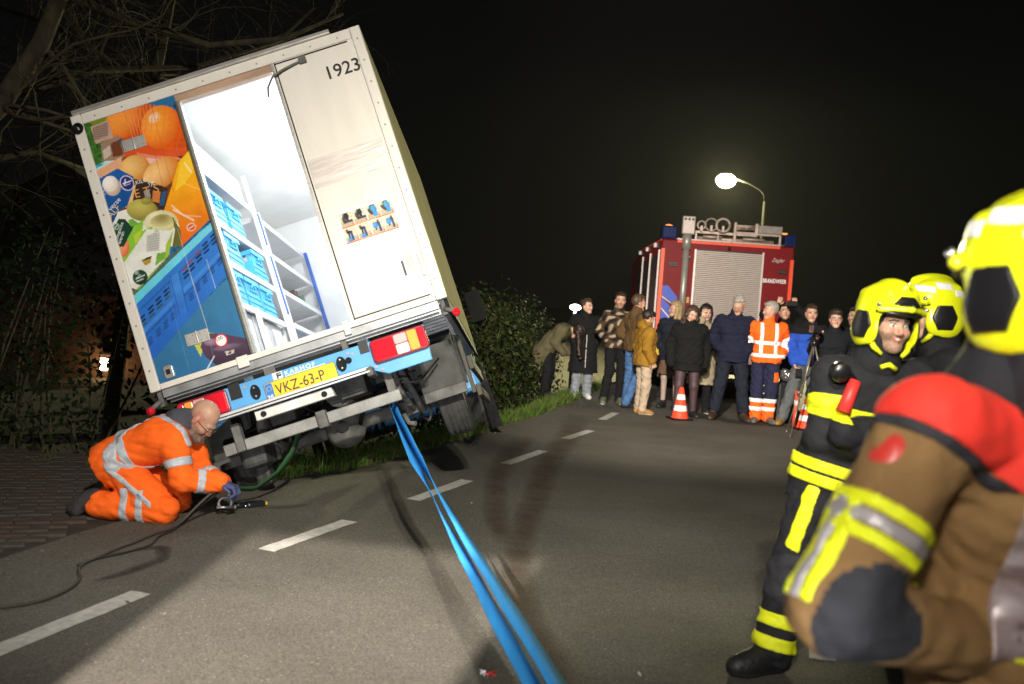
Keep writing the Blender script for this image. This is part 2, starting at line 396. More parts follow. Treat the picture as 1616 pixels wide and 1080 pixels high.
# leaf bits and grit along the road edge
n = 700; y = RNG.uniform(4.2, 16, n); d = np.abs(RNG.normal(0, .22, n)); far = RNG.random(n) < .18; d[far] = RNG.uniform(.3, 4.5, far.sum())
LP = np.stack([edge(y)+.03+d, y, RNG.uniform(.006, .012, n)], 1); A_ = RNG.normal(0, .25, (n, 3)); A_[:, 2] = 1; A_ /= np.linalg.norm(A_, axis=1)[:, None]
B_ = np.cross(A_, RNG.normal(size=(n, 3))); B_ /= np.linalg.norm(B_, axis=1)[:, None]; C_ = np.cross(A_, B_); s_ = RNG.uniform(.004, .017, n)[:, None]
LV = np.stack([LP-B_*s_, LP+C_*s_*.5, LP+B_*s_, LP-C_*s_*.5], 1).reshape(-1, 3)
tag(mesh_np('leaf_litter', LV, np.arange(n)[:, None]*4+[[0, 1, 2, 3]], [mat('dead_leaf', (.11, .07, .03), .9, var=.5), mat('grit', (.2, .19, .16), .9, var=.4)], RNG.integers(0, 2, n), smooth=False), kind='stuff')
# brick-paved bay on the left, every brick a piece
pav_base = mat('paving_sand', (.03, .026, .02), .95, var=.4, bump=.4, bscale=40)
V = []; yv = np.arange(-6, 8.61, .6)
for y in yv: V += [(float(edge(y))+.0, y, -.014), (-8.5, y, -.02)]
pav = mesh_np('brick_pavement', V, [(2*i, 2*i+2, 2*i+3, 2*i+1) for i in range(len(yv)-1)], pav_base, smooth=False); tag(pav, kind='structure')
bm_ = [mat('brick_'+n, c, .85, var=.3, vscale=14, bump=.5, bscale=50) for n, c in (('red', (.062, .040, .029)), ('brown', (.056, .043, .033)), ('grey', (.055, .047, .038)))]
def brick_mesh(m):
    a, b, c = .101, .0495, .006
    V = [(-a,-b,-.03),(a,-b,-.03),(a,b,-.03),(-a,b,-.03),(-a,-b,-c),(a,-b,-c),(a,b,-c),(-a,b,-c),(-a+c,-b+c,0),(a-c,-b+c,0),(a-c,b-c,0),(-a+c,b-c,0)]
    F = [(0,1,5,4),(1,2,6,5),(2,3,7,6),(3,0,4,7),(4,5,9,8),(5,6,10,9),(6,7,11,10),(7,4,8,11),(8,9,10,11)]
    me = bpy.data.meshes.new('brick'); me.from_pydata(V, [], F); me.materials.append(m); return me
bmes = [brick_mesh(m) for m in bm_]; br = random.Random(3); nb = 0; rest = []
ang = math.radians(22); ca, sa = math.cos(ang), math.sin(ang)
for i in range(-30, 90):
    for j in range(-40, 60):
        u, v = (i+.5*(j % 2))*.209, j*.106
        x, y = -3.2+u*ca-v*sa, 6.6+u*sa+v*ca
        if y > 8.5 or y < 3.0 or x < -6 or x > float(edge(y))-.13: continue
        vis = x > -.53*y-.1 and y > 4.9
        if vis and nb < 300:
            o = bpy.data.objects.new('brick', br.choice(bmes)); o.location = (x, y, br.uniform(-.004, .002)); o.rotation_euler = (br.gauss(0, .012), br.gauss(0, .008), ang+br.gauss(0, .012)); link(o, pav); nb += 1
        else: rest.append((x, y))
mb = MB()
for x, y in rest: mb.cbox((x, y, -.012), (.2, .098, .024), 0, Matrix.Translation((x, y, 0)) @ Matrix.Rotation(ang, 4, 'Z') @ Matrix.Translation((-x, -y, 0)))
tag(mb.build('paving_bricks', bm_[1], pav, flip=False), kind='stuff')

# ------------------------------------------------------------------ grass, hedges, trees
def quads(P, D, W, s0, s1, L):       # blades: bent strips of two quads
    return np.concatenate([P-W*s0, P+W*s0, P+D[0]*L*.55+W*s0*.7, P+D[0]*L*.55-W*s0*.7, P+D[0]*L*.55+D[1]*L*.45], 0)
def blades(name, P, L, w, mats, spread=.5, kind='stuff', label=None):
    n = len(P); a = RNG.uniform(0, 2*PI, n); t = RNG.normal(0, spread, (n, 2))
    D0 = np.stack([t[:, 0]*.5, t[:, 1]*.5, np.ones(n)], 1); D0 /= np.linalg.norm(D0, axis=1)[:, None]
    D1 = np.stack([t[:, 0]*1.6, t[:, 1]*1.6, np.full(n, .55)], 1); D1 /= np.linalg.norm(D1, axis=1)[:, None]
    W = np.stack([np.cos(a), np.sin(a), np.zeros(n)], 1)*(w*RNG.uniform(.6, 1.3, n))[:, None]; L = (L*RNG.uniform(.5, 1.4, n))[:, None]
    M1 = P+D0*L*.55; V = np.stack([P-W, P+W, M1+W*.75, M1-W*.75, M1+D1*L*.5+W*.08, M1+D1*L*.5-W*.08], 1).reshape(-1, 3)
    b = np.arange(n)[:, None]*6; F = np.concatenate([b+[[0, 1, 2, 3]], b+[[3, 2, 4, 5]]], 0)
    mi = np.tile(RNG.integers(0, len(mats), n), 2)
    return tag(mesh_np(name, V, F, mats, mi), label, kind=kind)
leafm = lambda n, c: mat('leaf_'+n, c, .8, var=.35, vscale=6, spec=.06)
gm = [leafm('grass_a', (.055, .12, .014)), leafm('grass_b', (.08, .14, .02)), leafm('grass_c', (.03, .06, .012)), leafm('grass_dry', (.11, .095, .04))]
n = 30000; y = RNG.uniform(7.9, 19, n); d = np.abs(RNG.normal(0, .55, n))-.02; x = edge(y)-d
k = RNG.uniform(0, 1, n) < .35+.65*(np.sin(x*7+y*3)*np.sin(y*5-x*4) > -.25); x, y = x[k], y[k]
P = np.stack([x, y, height(x, y)-.01], 1); blades('verge_grass', P, .15+.07*RNG.random(len(P)), .0045, gm, .45)
n = 9000; y = RNG.uniform(8.0, 12, n); x = edge(y)-RNG.uniform(.1, 3.2, n); P = np.stack([x, y, height(x, y)-.01], 1); blades('ditch_grass', P, .26, .005, gm[:3], .6)
n = 2500; y = RNG.uniform(8.0, 9.2, n); x = RNG.uniform(-7, -2.6, n); P = np.stack([x, y, height(x, y)-.01], 1); blades('rough_grass', P, .2, .006, [gm[2], gm[3]], .6)

def leaves(name, P, size, mats, parent, Nrm=None):
    n = len(P); A = RNG.normal(size=(n, 3)); 
    if Nrm is not None: A = A*.7+Nrm
    A /= np.linalg.norm(A, axis=1)[:, None]; B = np.cross(A, RNG.normal(size=(n, 3))); B /= np.linalg.norm(B, axis=1)[:, None]; Cc = np.cross(A, B)
    s = (size*RNG.uniform(.55, 1.35, n))[:, None]
    V = np.stack([P-B*s, P+Cc*s*.55+A*s*.12, P+B*s*1.05, P-Cc*s*.55+A*s*.12], 1).reshape(-1, 3); b = np.arange(n)[:, None]*4
    return mesh_np(name, V, b+[[0, 1, 2, 3]], mats, RNG.integers(0, len(mats), n), parent, smooth=False)
def hedge(label, pts, wid, top, n, mats, size, name='hedge', cat='hedge'):
    o = empty(name, (pts[0][0], pts[0][1], 0), 0, label, cat); base = np.array([pts[0][0], pts[0][1], 0])
    pts = np.array(pts, float); s = RNG.uniform(0, len(pts)-1, n); i = np.minimum(s.astype(int), len(pts)-2); t = (s-i)[:, None]
    c = pts[i]*(1-t)+pts[i+1]*t; th = RNG.uniform(0, PI, n); r = RNG.beta(4, 1.2, n)
    bump = 1+.13*np.sin(s*9.1)+.1*np.sin(s*21+1)+.06*np.sin(th*7+s*13)
    xx = c[:, 0]+np.cos(th)*r*wid*bump; zz = np.sin(th)**.7*r*top*bump
    yo = c[:, 1]+RNG.normal(0, .12, n)
    g = height(xx, yo); P = np.stack([xx, yo, np.maximum(zz, .02)+np.minimum(g, 0)*(1-zz/top)], 1)
    Nn = np.stack([np.cos(th), -.4*np.ones(n), np.sin(th)], 1)
    leaves('foliage', P-base, size, mats, o, Nn)
    mb = MB()
    for q in range(26):
        a = RNG.uniform(0, len(pts)-1.01); i = int(a); p = pts[i]*(1-(a-i))+pts[i+1]*(a-i); p = Vector((p[0], p[1], float(height(p[0], p[1]))))-Vector(base)
        e = p+Vector((RNG.normal(0, wid*.5), RNG.normal(0, .3), top*RNG.uniform(.6, 1.05)+.3)); mb.tube([p, p.lerp(e, .5)+Vector((RNG.normal(0, .08), 0, 0)), e], [.02, .012, .004], 5)
    mb.build('stem', bark, o, flip=False)
    return o
bark = mat('bark', (.060, .042, .027), .95, var=.55, vscale=12, bump=.8, bscale=30, col2=(.085, .07, .035), stretch=(1, 1, .4))
twig_m = mat('twig', (.06, .036, .022), .9, var=.4, vscale=7, col2=(.065, .055, .02))
iv = [leafm('ivy_a', (.008, .016, .005)), leafm('ivy_b', (.012, .022, .006)), leafm('ivy_c', (.026, .036, .006)), leafm('ivy_d', (.020, .018, .006))]
hedge('dark ivy hedge along the verge beside the tilted truck', [(-1.1, 11.8), (-.75, 12.9), (-.42, 14.1), (-.35, 15.6), (-.05, 17.3), (.3, 19.5)], .75, 1.42, 19000, iv, .038)
hedge('low dark evergreen shrubs behind the kneeling worker', [(-9.5, 9.0), (-7.2, 9.3), (-5.4, 9.6), (-4.2, 10.3)], .9, 2.1, 9000, iv[:2], .04, 'shrub', 'shrub')

TB = [Vector((0, 0, 0))]
def grow(mb, p, d, r, L, depth, rg, droop=0., nseg=5, kids=(2, 4)):
    P = [p.copy()]; R = [r]; dd = d.copy()
    for i in range(nseg):
        dd = (dd+Vector((rg.gauss(0, .2), rg.gauss(0, .2), rg.gauss(0, .16)-droop))).normalized(); p = p+dd*L/nseg
        q = TRI @ (p+TB[0])
        if abs(q.x) < 1.3 and -.3 < q.y < 6.9 and -1 < q.z < 2.2: break
        P.append(p.copy()); R.append(r*(1-.62*(i+1)/nseg))
    if len(P) < 3: return
    nseg = len(P)-1
    mb[min(depth, 1) if depth else 0].tube(P, R, 7 if r > .05 else (5 if r > .012 else 3), cap=False)
    if depth >= 5 or r < .0022: return
    for k in range(rg.randint(*kids)+(1 if depth < 2 else 0)):
        i = rg.randint(1, nseg); ax = Vector((rg.gauss(0, 1), rg.gauss(0, 1), rg.gauss(.2, .8))).normalized()
        nd = (dd*.55+ax*.75).normalized(); grow(mb, P[i], nd, R[i]*rg.uniform(.4, .62), L*rg.uniform(.5, .75), depth+1, rg, droop+.015, nseg, kids)
def tree(label, base, trunk, r0, limbs, seed, name='bare_tree'):
    rg = random.Random(seed); o = empty(name, base, 0, label, 'tree'); b = Vector(base); TB[0] = b
    T = MB(); A = MB(); B = MB(); pts = [Vector(q)-b for q in trunk]; n = len(pts)
    T.tube(pts, [r0*(1-.55*i/(n-1)) for i in range(n)], 10)
    for st, path, r in limbs:
        P = [Vector(q)-b for q in path]; R = [r*(1-.75*i/(len(P)-1)) for i in range(len(P))]; T.tube(P, R, 7)
        for i in range(1, len(P)):
            for q in range(6):
                d = ((P[i]-P[i-1]).normalized()*.5+Vector((rg.gauss(0, .6), rg.gauss(0, .6), rg.gauss(-.1, .7)))).normalized()
                grow((A, B), P[i-1].lerp(P[i], rg.random()), d, R[i]*rg.uniform(.22, .4), rg.uniform(.6, 1.3), 1, rg, .03, 6, (2, 4))
    for q in range(14):
        i = rg.randint(n//2, n-1); d = Vector((rg.gauss(0, .8), rg.gauss(0, .8), rg.gauss(.3, .5))).normalized()
        grow((A, B), pts[i], d, r0*.17, rg.uniform(1.2, 2.2), 1, rg, .01, 6, (2, 4))
    T.build('trunk', bark, o, flip=False)
    if A.v: A.build('branches', twig_m, o, flip=False)
    B.build('crown', twig_m, o, flip=False); return o
tree('bare lichen-covered tree whose thick limb leans in at the top left corner', (-5.6, 8.6, -.1),
     [(-5.6, 8.6, -.1), (-5.3, 8.4, 1.2), (-4.75, 8.1, 2.3), (-4.2, 8.0, 2.85), (-3.9, 8.0, 3.35), (-3.72, 8.05, 3.95), (-3.55, 8.2, 4.8)], .115,
     [(0, [(-3.8, 8.05, 3.8), (-3.6, 8.9, 3.8), (-2.95, 9.2, 3.7), (-2.3, 9.4, 3.86), (-1.8, 9.5, 4.15)], .05),
      (0, [(-4.2, 8.0, 2.9), (-4.0, 9.2, 3.4), (-3.4, 10.2, 3.7), (-2.6, 10.8, 4.2)], .05),
      (0, [(-4.75, 8.1, 2.3), (-4.4, 9, 2.6), (-4.1, 10.2, 2.5)], .04)], 5)
tree('bare tree with dense twigs behind the left side of the tilted truck', (-4.6, 11.5, -.5),
     [(-4.6, 11.5, -.5), (-4.5, 11.5, 1.2), (-4.3, 11.4, 2.6), (-4.2, 11.3, 3.8), (-4.0, 11.3, 5.2)], .10,
     [(0, [(-4.3, 11.4, 2.6), (-3.4, 11.1, 3.6), (-2.4, 11, 4.6)], .05), (0, [(-4.2, 11.3, 3.6), (-5.2, 11, 4.2), (-6.2, 10.6, 4.4)], .05)], 9)
tree('slender bare tree standing behind the dark shrubs at far left', (-7.0, 12.5, -.6),
     [(-7, 12.5, -.6), (-6.9, 12.5, 1.5), (-6.8, 12.4, 3.2), (-6.9, 12.3, 5)], .12,
     [(0, [(-6.8, 12.4, 3), (-6, 12, 3.8), (-5.2, 11.8, 4.6)], .04)], 21)
tree('bare thorny bush in front of the lit house lamp', (-4.2, 13.5, -.5),
     [(-4.2, 13.5, -.5), (-4.1, 13.5, .2), (-4.0, 13.5, .9), (-4.0, 13.4, 1.6)], .06,
     [(0, [(-4.1, 13.5, .1), (-3.6, 13.4, .7), (-3.3, 13.3, 1.4)], .03), (0, [(-4.1, 13.5, .1), (-4.7, 13.4, .7), (-5.1, 13.3, 1.3)], .03)], 33, 'bare_bush')
# house below the dike road, its wall lamp shining through the twigs
hb = mat('house_brick', (.10, .05, .03), .9, var=.35, vscale=16, bump=.5)
h = empty('brick_house', (-9, 20, -1.8), 0, 'dark brick house behind the trees with one lit wall lamp', 'house')
MB().box((-4, 0, 0), (4, 6, 2.9)).build('wall', hb, h)
MB().prism([(-4.4, 2.9), (4.4, 2.9), (0, 5.4)], -.4, 6.4).build('roof', mat('roof_tile', (.03, .028, .027), .8), h)
MB().box((-2.6, -.03, 1.0), (-1.4, .02, 2.2)).build('window', mat('dark_glass', (.01, .012, .015), .1), h)
lampglass = mat('warm_glass', (1, .72, .36), .4, emit=22, var=.02)
wl = MB().tube([(.92, -.22, 1.38), (.92, -.22, 1.62)], [.07, .08], 10).build('wall_lamp', lampglass, h)
MB().cbox((.92, -.12, 1.72), (.2, .3, .04)).build('lamp_bracket', mat('black_metal', (.015, .015, .015), .4), wl)
pl = bpy.data.lights.new('wall_lamp_light', 'POINT'); pl.energy = 9; pl.color = (1, .62, .25); pl.shadow_soft_size = .08
po = bpy.data.objects.new('wall_lamp_light', pl); po.location = (-8.08, 19.6, -.3); link(po)

# ------------------------------------------------------------------ lamps along the road
steel = mat('galvanised_steel', (.42, .42, .40), .45, .7, var=.2, vscale=6)
def street_lamp():
    o = empty('street_lamp', (7.62, 31.5, 0), 0, 'tall street lamp glowing above the fire engine', 'street lamp')
    MB().tube([(0, 0, 0), (0, 0, 1.0)], .09, 12).tube([(0, 0, 1.0), (0, 0, 5.15)], [.06, .045], 10).tube([(0, 0, 5.15), (-.05, 0, 5.38), (-.2, 0, 5.52), (-.55, 0, 5.68), (-.95, 0, 5.78)], .03, 8).build('pole', mat('black_pole_paint', (.0035, .0035, .003), .9, spec=0), o)
    MB().lathe([(.01, .14), (.10, .125), (.17, .10), (.175, .095)], 20, M=Matrix.Translation((-1.27, 0, 5.8))).build('lamp_hood', mat('lamp_grey', (.3, .3, .28), .5), o)
    MB().lathe([(.005, .10), (.16, .09), (.27, .03), (.29, -.04), (.27, -.12), (.2, -.22), (.09, -.27), (.005, -.28)], 24, M=Matrix.Translation((-1.27, 0, 5.78))).build('lamp_glass', mat('sodium_glass', (1, .95, .50), .4, emit=6000, var=.01), o)
street_lamp()
g = empty('garden_lamp', (1.25, 20.5, -.2), 0, 'small white glowing lamp on a thin post behind the bending woman', 'lamp')
MB().tube([(0, 0, 0), (0, 0, 1.62)], .03, 8).build('post', steel, g)
MB().lathe([(.03, .0), (.085, .015), (.118, .05), (.105, .085), (.05, .105), (.005, .11)], 16, M=Matrix.Translation((0, 0, 1.62))).build('lamp_glass', mat('white_glass', (1, .97, .9), .4, emit=30, var=.01), g)
MB().lathe([(.09, .112), (.05, .135), (.01, .14)], 16, M=Matrix.Translation((0, 0, 1.62))).build('lamp_cap', steel, g)
l = bpy.data.lights.new('garden_light', 'POINT'); l.energy = 45; l.color = (1, .97, .9); l.shadow_soft_size = .12
q = bpy.data.objects.new('garden_light', l); q.location = (1.25, 20.2, 1.6); link(q)
# ------------------------------------------------------------------ the tilted delivery truck (x right, y forward, z up from its box floor)
TOFF = Vector((0, 1.0, -.93))
truck = empty('delivery_truck', (0, 0, 0), 0, 'white and blue box delivery truck tipped sideways off the road with its rear opening uncovered', 'truck')
cream = mat('cream_paint', (.755, .715, .645), .45, var=.07, vscale=5, spec=.3, bump=.06, bscale=7, stretch=(1.6, 1, .3), col2=(.78, .74, .675))
whitep = mat('white_panel', (.80, .79, .77), .38, var=.05, vscale=4)
alu = mat('aluminium', (.62, .60, .57), .38, .75, var=.18, vscale=9, stretch=(1, 1, 6))
rubber = mat('rubber', (.012, .012, .013), .85, var=.4, vscale=20, spec=.12)
blue = mat('blue_paint', (.10, .36, .70), .4, var=.10, vscale=5, coat=.2)
dark = mat('dark_plastic', (.016, .017, .018), .75, var=.4, spec=.12)
under_m = mat('underbody', (.03, .034, .038), .6, .2, var=.6, vscale=10, bump=.3, col2=(.07, .07, .065))
greysteel = mat('dirty_steel', (.13, .127, .118), .8, .1, var=.4, vscale=9, bump=.2)
redl = mat('red_lens', (.72, .015, .03), .12, coat=.6, var=.08, vscale=30)
whitel = mat('white_lens', (.75, .68, .62), .15, coat=.6, var=.05)
amberl = mat('amber_lens', (.95, .42, .08), .15, coat=.6, var=.05)
black = mat('black_print', (.008, .008, .009), .5)
HW, BH, BL = 1.075, 2.02, 4.40
P_ = lambda mb, name, m, par=None, bev=0., **k: mb.build(name, m, par or truck, bev, **k)
for s in (-1, 1):
    P_(MB().box((s*HW-(.04 if s > 0 else 0), .07, .0), (s*HW+(0 if s > 0 else .04), BL, BH)), 'side_wall', mat('side_print', (.36, .34, .16), .85, var=.10, vscale=1.6, spec=.02, col2=(.42, .36, .2)))
    P_(MB().box((s*1.0 if s > 0 else -HW, -.012, -.03), (HW if s > 0 else -1.0, .068, BH+.012)), 'corner_post', cream, bev=.008)
P_(MB().box((-HW+.002, .072, BH), (HW-.002, BL-.002, BH+.045)), 'roof', cream)
P_(MB().box((-HW+.042, .072, -.05), (HW-.042, BL-.004, -.001)), 'box_floor', mat('floor_plate', (.5, .5, .5), .5))
P_(MB().box((-HW+.042, BL-.05, .001), (HW-.042, BL-.003, BH-.002)), 'bulkhead', whitep)
P_(MB().box((-.998, -.01, 1.955), (.998, .066, BH+.01)), 'header', cream, bev=.006)
P_(MB().box((-1.05, -.035, BH+.012), (.86, .06, BH+.04)), 'rain_gutter', alu, bev=.004)
P_(MB().box((-.33, .0, 1.90), (.385, .07, 1.953)), 'header_rail', mat('copper_toned_rail', (.55, .36, .25), .45, .3, var=.25, vscale=7, stretch=(.3, 1, 1)), bev=.004)
P_(MB().box((-.998, -.014, -.028), (.998, .066, .012)).box((-.44, -.03, -.06), (-.36, -.013, .02)).box((.33, -.03, -.07), (.375, -.013, .03)), 'sill', cream, bev=.004)
P_(MB().lathe([(.005, 0), (.035, .004), (.042, .02), (.03, .035)], 14, M=Matrix.Translation((-1.035, -.012, 1.925)) @ RX90), 'corner_cap', rubber)
rv = MB()
for z_ in np.arange(.12, 1.95, .165):
    for x_ in (-1.037, 1.037): rv.tube([(x_, -.012, z_), (x_, -.0165, z_)], .0075, 6)
for x_ in np.arange(-.9, .95, .2): rv.tube([(x_, -.010, 1.985), (x_, -.0145, 1.985)], .0065, 6)
tag(P_(rv, 'rivet_row', mat('rivet_grey', (.32, .31, .29), .6, .3)), kind='stuff')
# interior lining
P_(MB().box((-HW+.041, .08, .0), (-HW+.045, BL-.06, BH-.004)), 'inner_lining', whitep); P_(MB().box((HW-.045, .08, .0), (HW-.041, BL-.06, BH-.004)), 'inner_lining', whitep)
P_(MB().box((-HW+.046, .08, BH-.008), (HW-.046, BL-.06, BH-.003)), 'ceiling_lining', whitep)

# --- printed photo wrap on the closed left rear door, painted colour by colour
def lin(c): c = np.asarray(c, float)/255; return np.where(c <= .04045, c/12.92, ((c+.055)/1.055)**2.4)
class Canvas:
    def __init__(s, w, h, res, bgc):
        s.nx, s.ny = int(round(w/res)), int(round(h/res)); s.res = res
        s.U, s.V = np.meshgrid((np.arange(s.nx)+.5)*res, (np.arange(s.ny)+.5)*res, indexing='ij'); s.C = np.zeros((s.nx, s.ny, 3))+lin(bgc)
    def put(s, m, c, a=1.): m = np.clip(m, 0, 1)[..., None]*a; s.C = s.C*(1-m)+np.asarray(c)*m
    def ell(s, c, rx, ry, ang, ci, ce, hl=(-.3, .3), p=1.6):
        ca, sa = math.cos(ang), math.sin(ang); x, y = s.U-c[0], s.V-c[1]; u, v = (x*ca+y*sa)/rx, (-x*sa+y*ca)/ry
        m = (1-np.hypot(u, v))*min(rx, ry)/s.res+.5; t = np.clip(np.hypot(u-hl[0], v-hl[1])/1.3, 0, 1)[..., None]**p
        s.put(m, lin(ci)*(1-t)+lin(ce)*t)
    def poly(s, pts, c, c2=None, a=1.):
        ins = np.zeros(s.U.shape, bool); n = len(pts)
        for i in range(n):
            (x0, y0), (x1, y1) = pts[i], pts[(i+1) % n]
            if y0 == y1: continue
            k = ((y0 > s.V) != (y1 > s.V)) & (s.U < (x1-x0)*(s.V-y0)/(y1-y0)+x0); ins ^= k
        col = lin(c)
        if c2 is not None:
            ys = [p[1] for p in pts]; t = np.clip((s.V-min(ys))/(max(ys)-min(ys)), 0, 1)[..., None]; col = lin(c2)*(1-t)+lin(c)*t
        s.put(ins.astype(float), col, a)
    def line(s, p, q, w, c, a=1.):
        p, q = np.array(p), np.array(q); d = q-p; L = d@d; t = np.clip(((s.U-p[0])*d[0]+(s.V-p[1])*d[1])/L, 0, 1)
        dist = np.hypot(s.U-p[0]-t*d[0], s.V-p[1]-t*d[1]); s.put((w/2-dist)/s.res+.5, lin(c), a)
    def mottle(s, amp, cell, seed=0, mask=None):
        r = np.random.default_rng(seed); g = r.normal(size=(int(s.nx*s.res/cell)+3, int(s.ny*s.res/cell)+3)); i = (s.U/cell).astype(int); j = (s.V/cell).astype(int)
        fu, fv = s.U/cell-i, s.V/cell-j; n = (g[i, j]*(1-fu)+g[i+1, j]*fu)*(1-fv)+(g[i, j+1]*(1-fu)+g[i+1, j+1]*fu)*fv
        f = 1+amp*n
        if mask is not None: f = np.where(mask, f, 1)
        s.C = np.clip(s.C*f[..., None], 0, 1)
    def sheet(s, name, x0, z0, y, parent, rough=.35, jit=None):
        xs = x0+np.arange(s.nx+1)*s.res; zs = z0+np.arange(s.ny+1)*s.res; Xg, Zg = np.meshgrid(xs, zs, indexing='ij'); Vv = np.stack([Xg, np.full(Xg.shape, y), Zg], -1).reshape(-1, 3)
        I = np.arange((s.nx+1)*(s.ny+1)).reshape(s.nx+1, s.ny+1); Fq = np.stack([I[:-1, :-1], I[1:, :-1], I[1:, 1:], I[:-1, 1:]], -1).reshape(-1, 4)
        o = mesh_np(name, Vv, Fq, mat_vc(name+'_print', rough), parent=parent, smooth=False)
        a = o.data.color_attributes.new('print', 'FLOAT_COLOR', 'CORNER'); c = np.concatenate([s.C, np.ones(s.C.shape[:2]+(1,))], -1).reshape(-1, 1, 4); c = np.repeat(c, 4, 1)
        a.data.foreach_set('color', c.astype(np.float32).ravel()); return o
PX0, PZ0, PW, PH = -.998, .014, .668, 1.94
def art(px, py): return (-1.053+.004294*(px-120)-.001258*(py-200)-PX0, 1.955-.001382*(px-120)-.004326*(py-200)-PZ0)
A = lambda X, Y: art(120+X/4.5, 150+Y/4.5)
B = lambda X, Y: art(180+X/4.154, 360+Y/4.154)
k4, kb = .00447/4.5, .00447/4.154
cv = Canvas(PW, PH, .005, (42, 100, 146))
AP = lambda pts, *a, **k: cv.poly([A(*p) for p in pts], *a, **k)
BP = lambda pts, *a, **k: cv.poly([B(*p) for p in pts], *a, **k)
AP([(-20, 380), (420, 330), (820, 340), (860, 700), (800, 900), (200, 1100), (20, 900)], (120, 66, 36))
AP([(-40, 190), (210, 120), (300, 300), (250, 560), (60, 580), (-40, 300)], (62, 112, 40)); cv.mottle(.35, .012, 1)
BP([(150, 900), (1000, 100), (1000, 1100), (150, 1100)], (62, 128, 172), (34, 92, 138))
AP([(160, 120), (215, 150), (240, 200), (120, 220), (90, 190)], (120, 140, 30))
AP([(470, 40), (700, -20), (760, 60), (560, 90)], (38, 110, 160))
AP([(205, 140), (470, 40), (560, 90), (760, 200), (790, 420), (640, 455), (340, 450), (330, 300)], (206, 78, 24))
cv.ell(A(350, 185), 152*k4, 118*k4, .2, (255, 160, 60), (214, 84, 14)); cv.ell(A(612, 240), 150*k4, 168*k4, 0, (255, 168, 56), (222, 84, 8), (-.35, .42))
cv.ell(A(560, 165), 48*k4, 38*k4, .3, (255, 236, 205), (255, 172, 70))
r_ = random.Random(2)
for i in range(9):
    p = A(330+i*28, 60+10*math.sin(i)); q = A(400+i*20, 300-6*i); cv.line(p, q, .006, (250, 150, 90), .7); q2 = A(260+i*34, 240+4*i); cv.line(p, q2, .005, (246, 140, 84), .55)
for i in range(7): cv.line(A(500+i*45, 90), A(480+i*38, 420), .005, (238, 110, 40), .5); cv.line(A(470, 130+i*42), A(780, 150+i*40), .005, (240, 120, 46), .4)
AP([(330, 395), (480, 330), (560, 400), (780, 390), (770, 440), (640, 452), (350, 452)], (222, 84, 34))
AP([(430, 415), (560, 440), (720, 450), (760, 470), (560, 480), (500, 520), (440, 470)], (232, 132, 104)); AP([(500, 455), (590, 465), (570, 500), (500, 495)], (240, 190, 170))
AP([(175, 345), (300, 285), (345, 440), (325, 470), (190, 480)], (158, 128, 108)); AP([(245, 350), (310, 320), (335, 430), (265, 450)], (112, 62, 40)); AP([(190, 400), (240, 360), (250, 430), (200, 470)], (206, 188, 174))
AP([(98, 228), (225, 180), (267, 305), (140, 352)], (196, 160, 144))
for i in range(13): cv.line(A(118+1.5*i*.3, 238+i*7.4), A(222+.45*i, 198+i*7.4), .0035, (92, 76, 72))
cv.ell(A(415, 530), 108*k4, 95*k4, 0, (248, 200, 120), (206, 130, 44), (-.3, .3)); cv.ell(A(605, 565), 145*k4, 100*k4, .35, (250, 200, 130), (216, 128, 40), (-.4, .3))
AP([(405, 605), (560, 640), (650, 675), (630, 830), (540, 800), (380, 790)], (58, 40, 32)); AP([(480, 690), (520, 680), (530, 740), (490, 740)], (150, 150, 150)); AP([(545, 690), (600, 700), (590, 780), (540, 770)], (205, 120, 60)); AP([(610, 700), (640, 690), (625, 800), (590, 800)], (40, 86, 130))
AP([(110, 520), (215, 475), (320, 470), (325, 500), (150, 570)], (196, 226, 230)); AP([(110, 520), (170, 490), (200, 500), (120, 540)], (70, 160, 180))
AP([(115, 565), (320, 445), (330, 520), (290, 540), (140, 622)], (232, 172, 130))
AP([(380, 690), (425, 640), (400, 790), (350, 810)], (230, 186, 136))
AP([(140, 618), (295, 530), (405, 590), (410, 660), (365, 800), (315, 830), (240, 1000), (200, 860)], (28, 96, 176), (16, 66, 130))
cv.ell(A(262, 665), 58*k4, 62*k4, 0, (220, 205, 190), (190, 168, 150)); cv.ell(A(244, 640), 56*k4, 58*k4, 0, (252, 246, 240), (226, 214, 204))
cv.ell(A(362, 636), 48*k4, 58*k4, .3, (240, 240, 250), (220, 220, 240)); cv.ell(A(362, 636), 42*k4, 52*k4, .3, (52, 50, 128), (40, 36, 104))
cv.line(A(335, 640), A(390, 620), .009, (226, 226, 244)); cv.line(A(345, 655), A(385, 640), .006, (180, 180, 220)); cv.line(A(350, 610), A(345, 650), .008, (226, 226, 244))
for i, (y0, l) in enumerate(((700, 45), (715, 30), (730, 40))): cv.line(A(168, y0), A(168+l, y0-16), .008, (186, 206, 226))
AP([(800, 405), (845, 425), (950, 830), (955, 890), (745, 1090), (700, 1050), (625, 830), (680, 650), (730, 480)], (252, 196, 22), (232, 96, 18))
AP([(790, 420), (815, 415), (830, 560), (770, 640), (700, 700), (740, 500)], (255, 214, 60), a=.6); cv.line(A(770, 495), A(815, 560), .012, (255, 240, 180), .8); cv.line(A(765, 640), A(880, 690), .008, (255, 216, 120), .5); cv.line(A(680, 800), A(760, 870), .010, (255, 226, 190), .8); cv.line(A(760, 870), A(880, 880), .008, (255, 210, 160), .7); cv.line(A(690, 830), A(830, 905), .014, (250, 214, 190), .8)
cv.ell(A(815, 955), 34*k4, 30*k4, 0, (250, 210, 190), (244, 190, 160)); cv.ell(A(815, 955), 26*k4, 22*k4, 0, (214, 90, 40), (206, 80, 36)); cv.line(A(800, 965), A(830, 945), .008, (250, 210, 190))
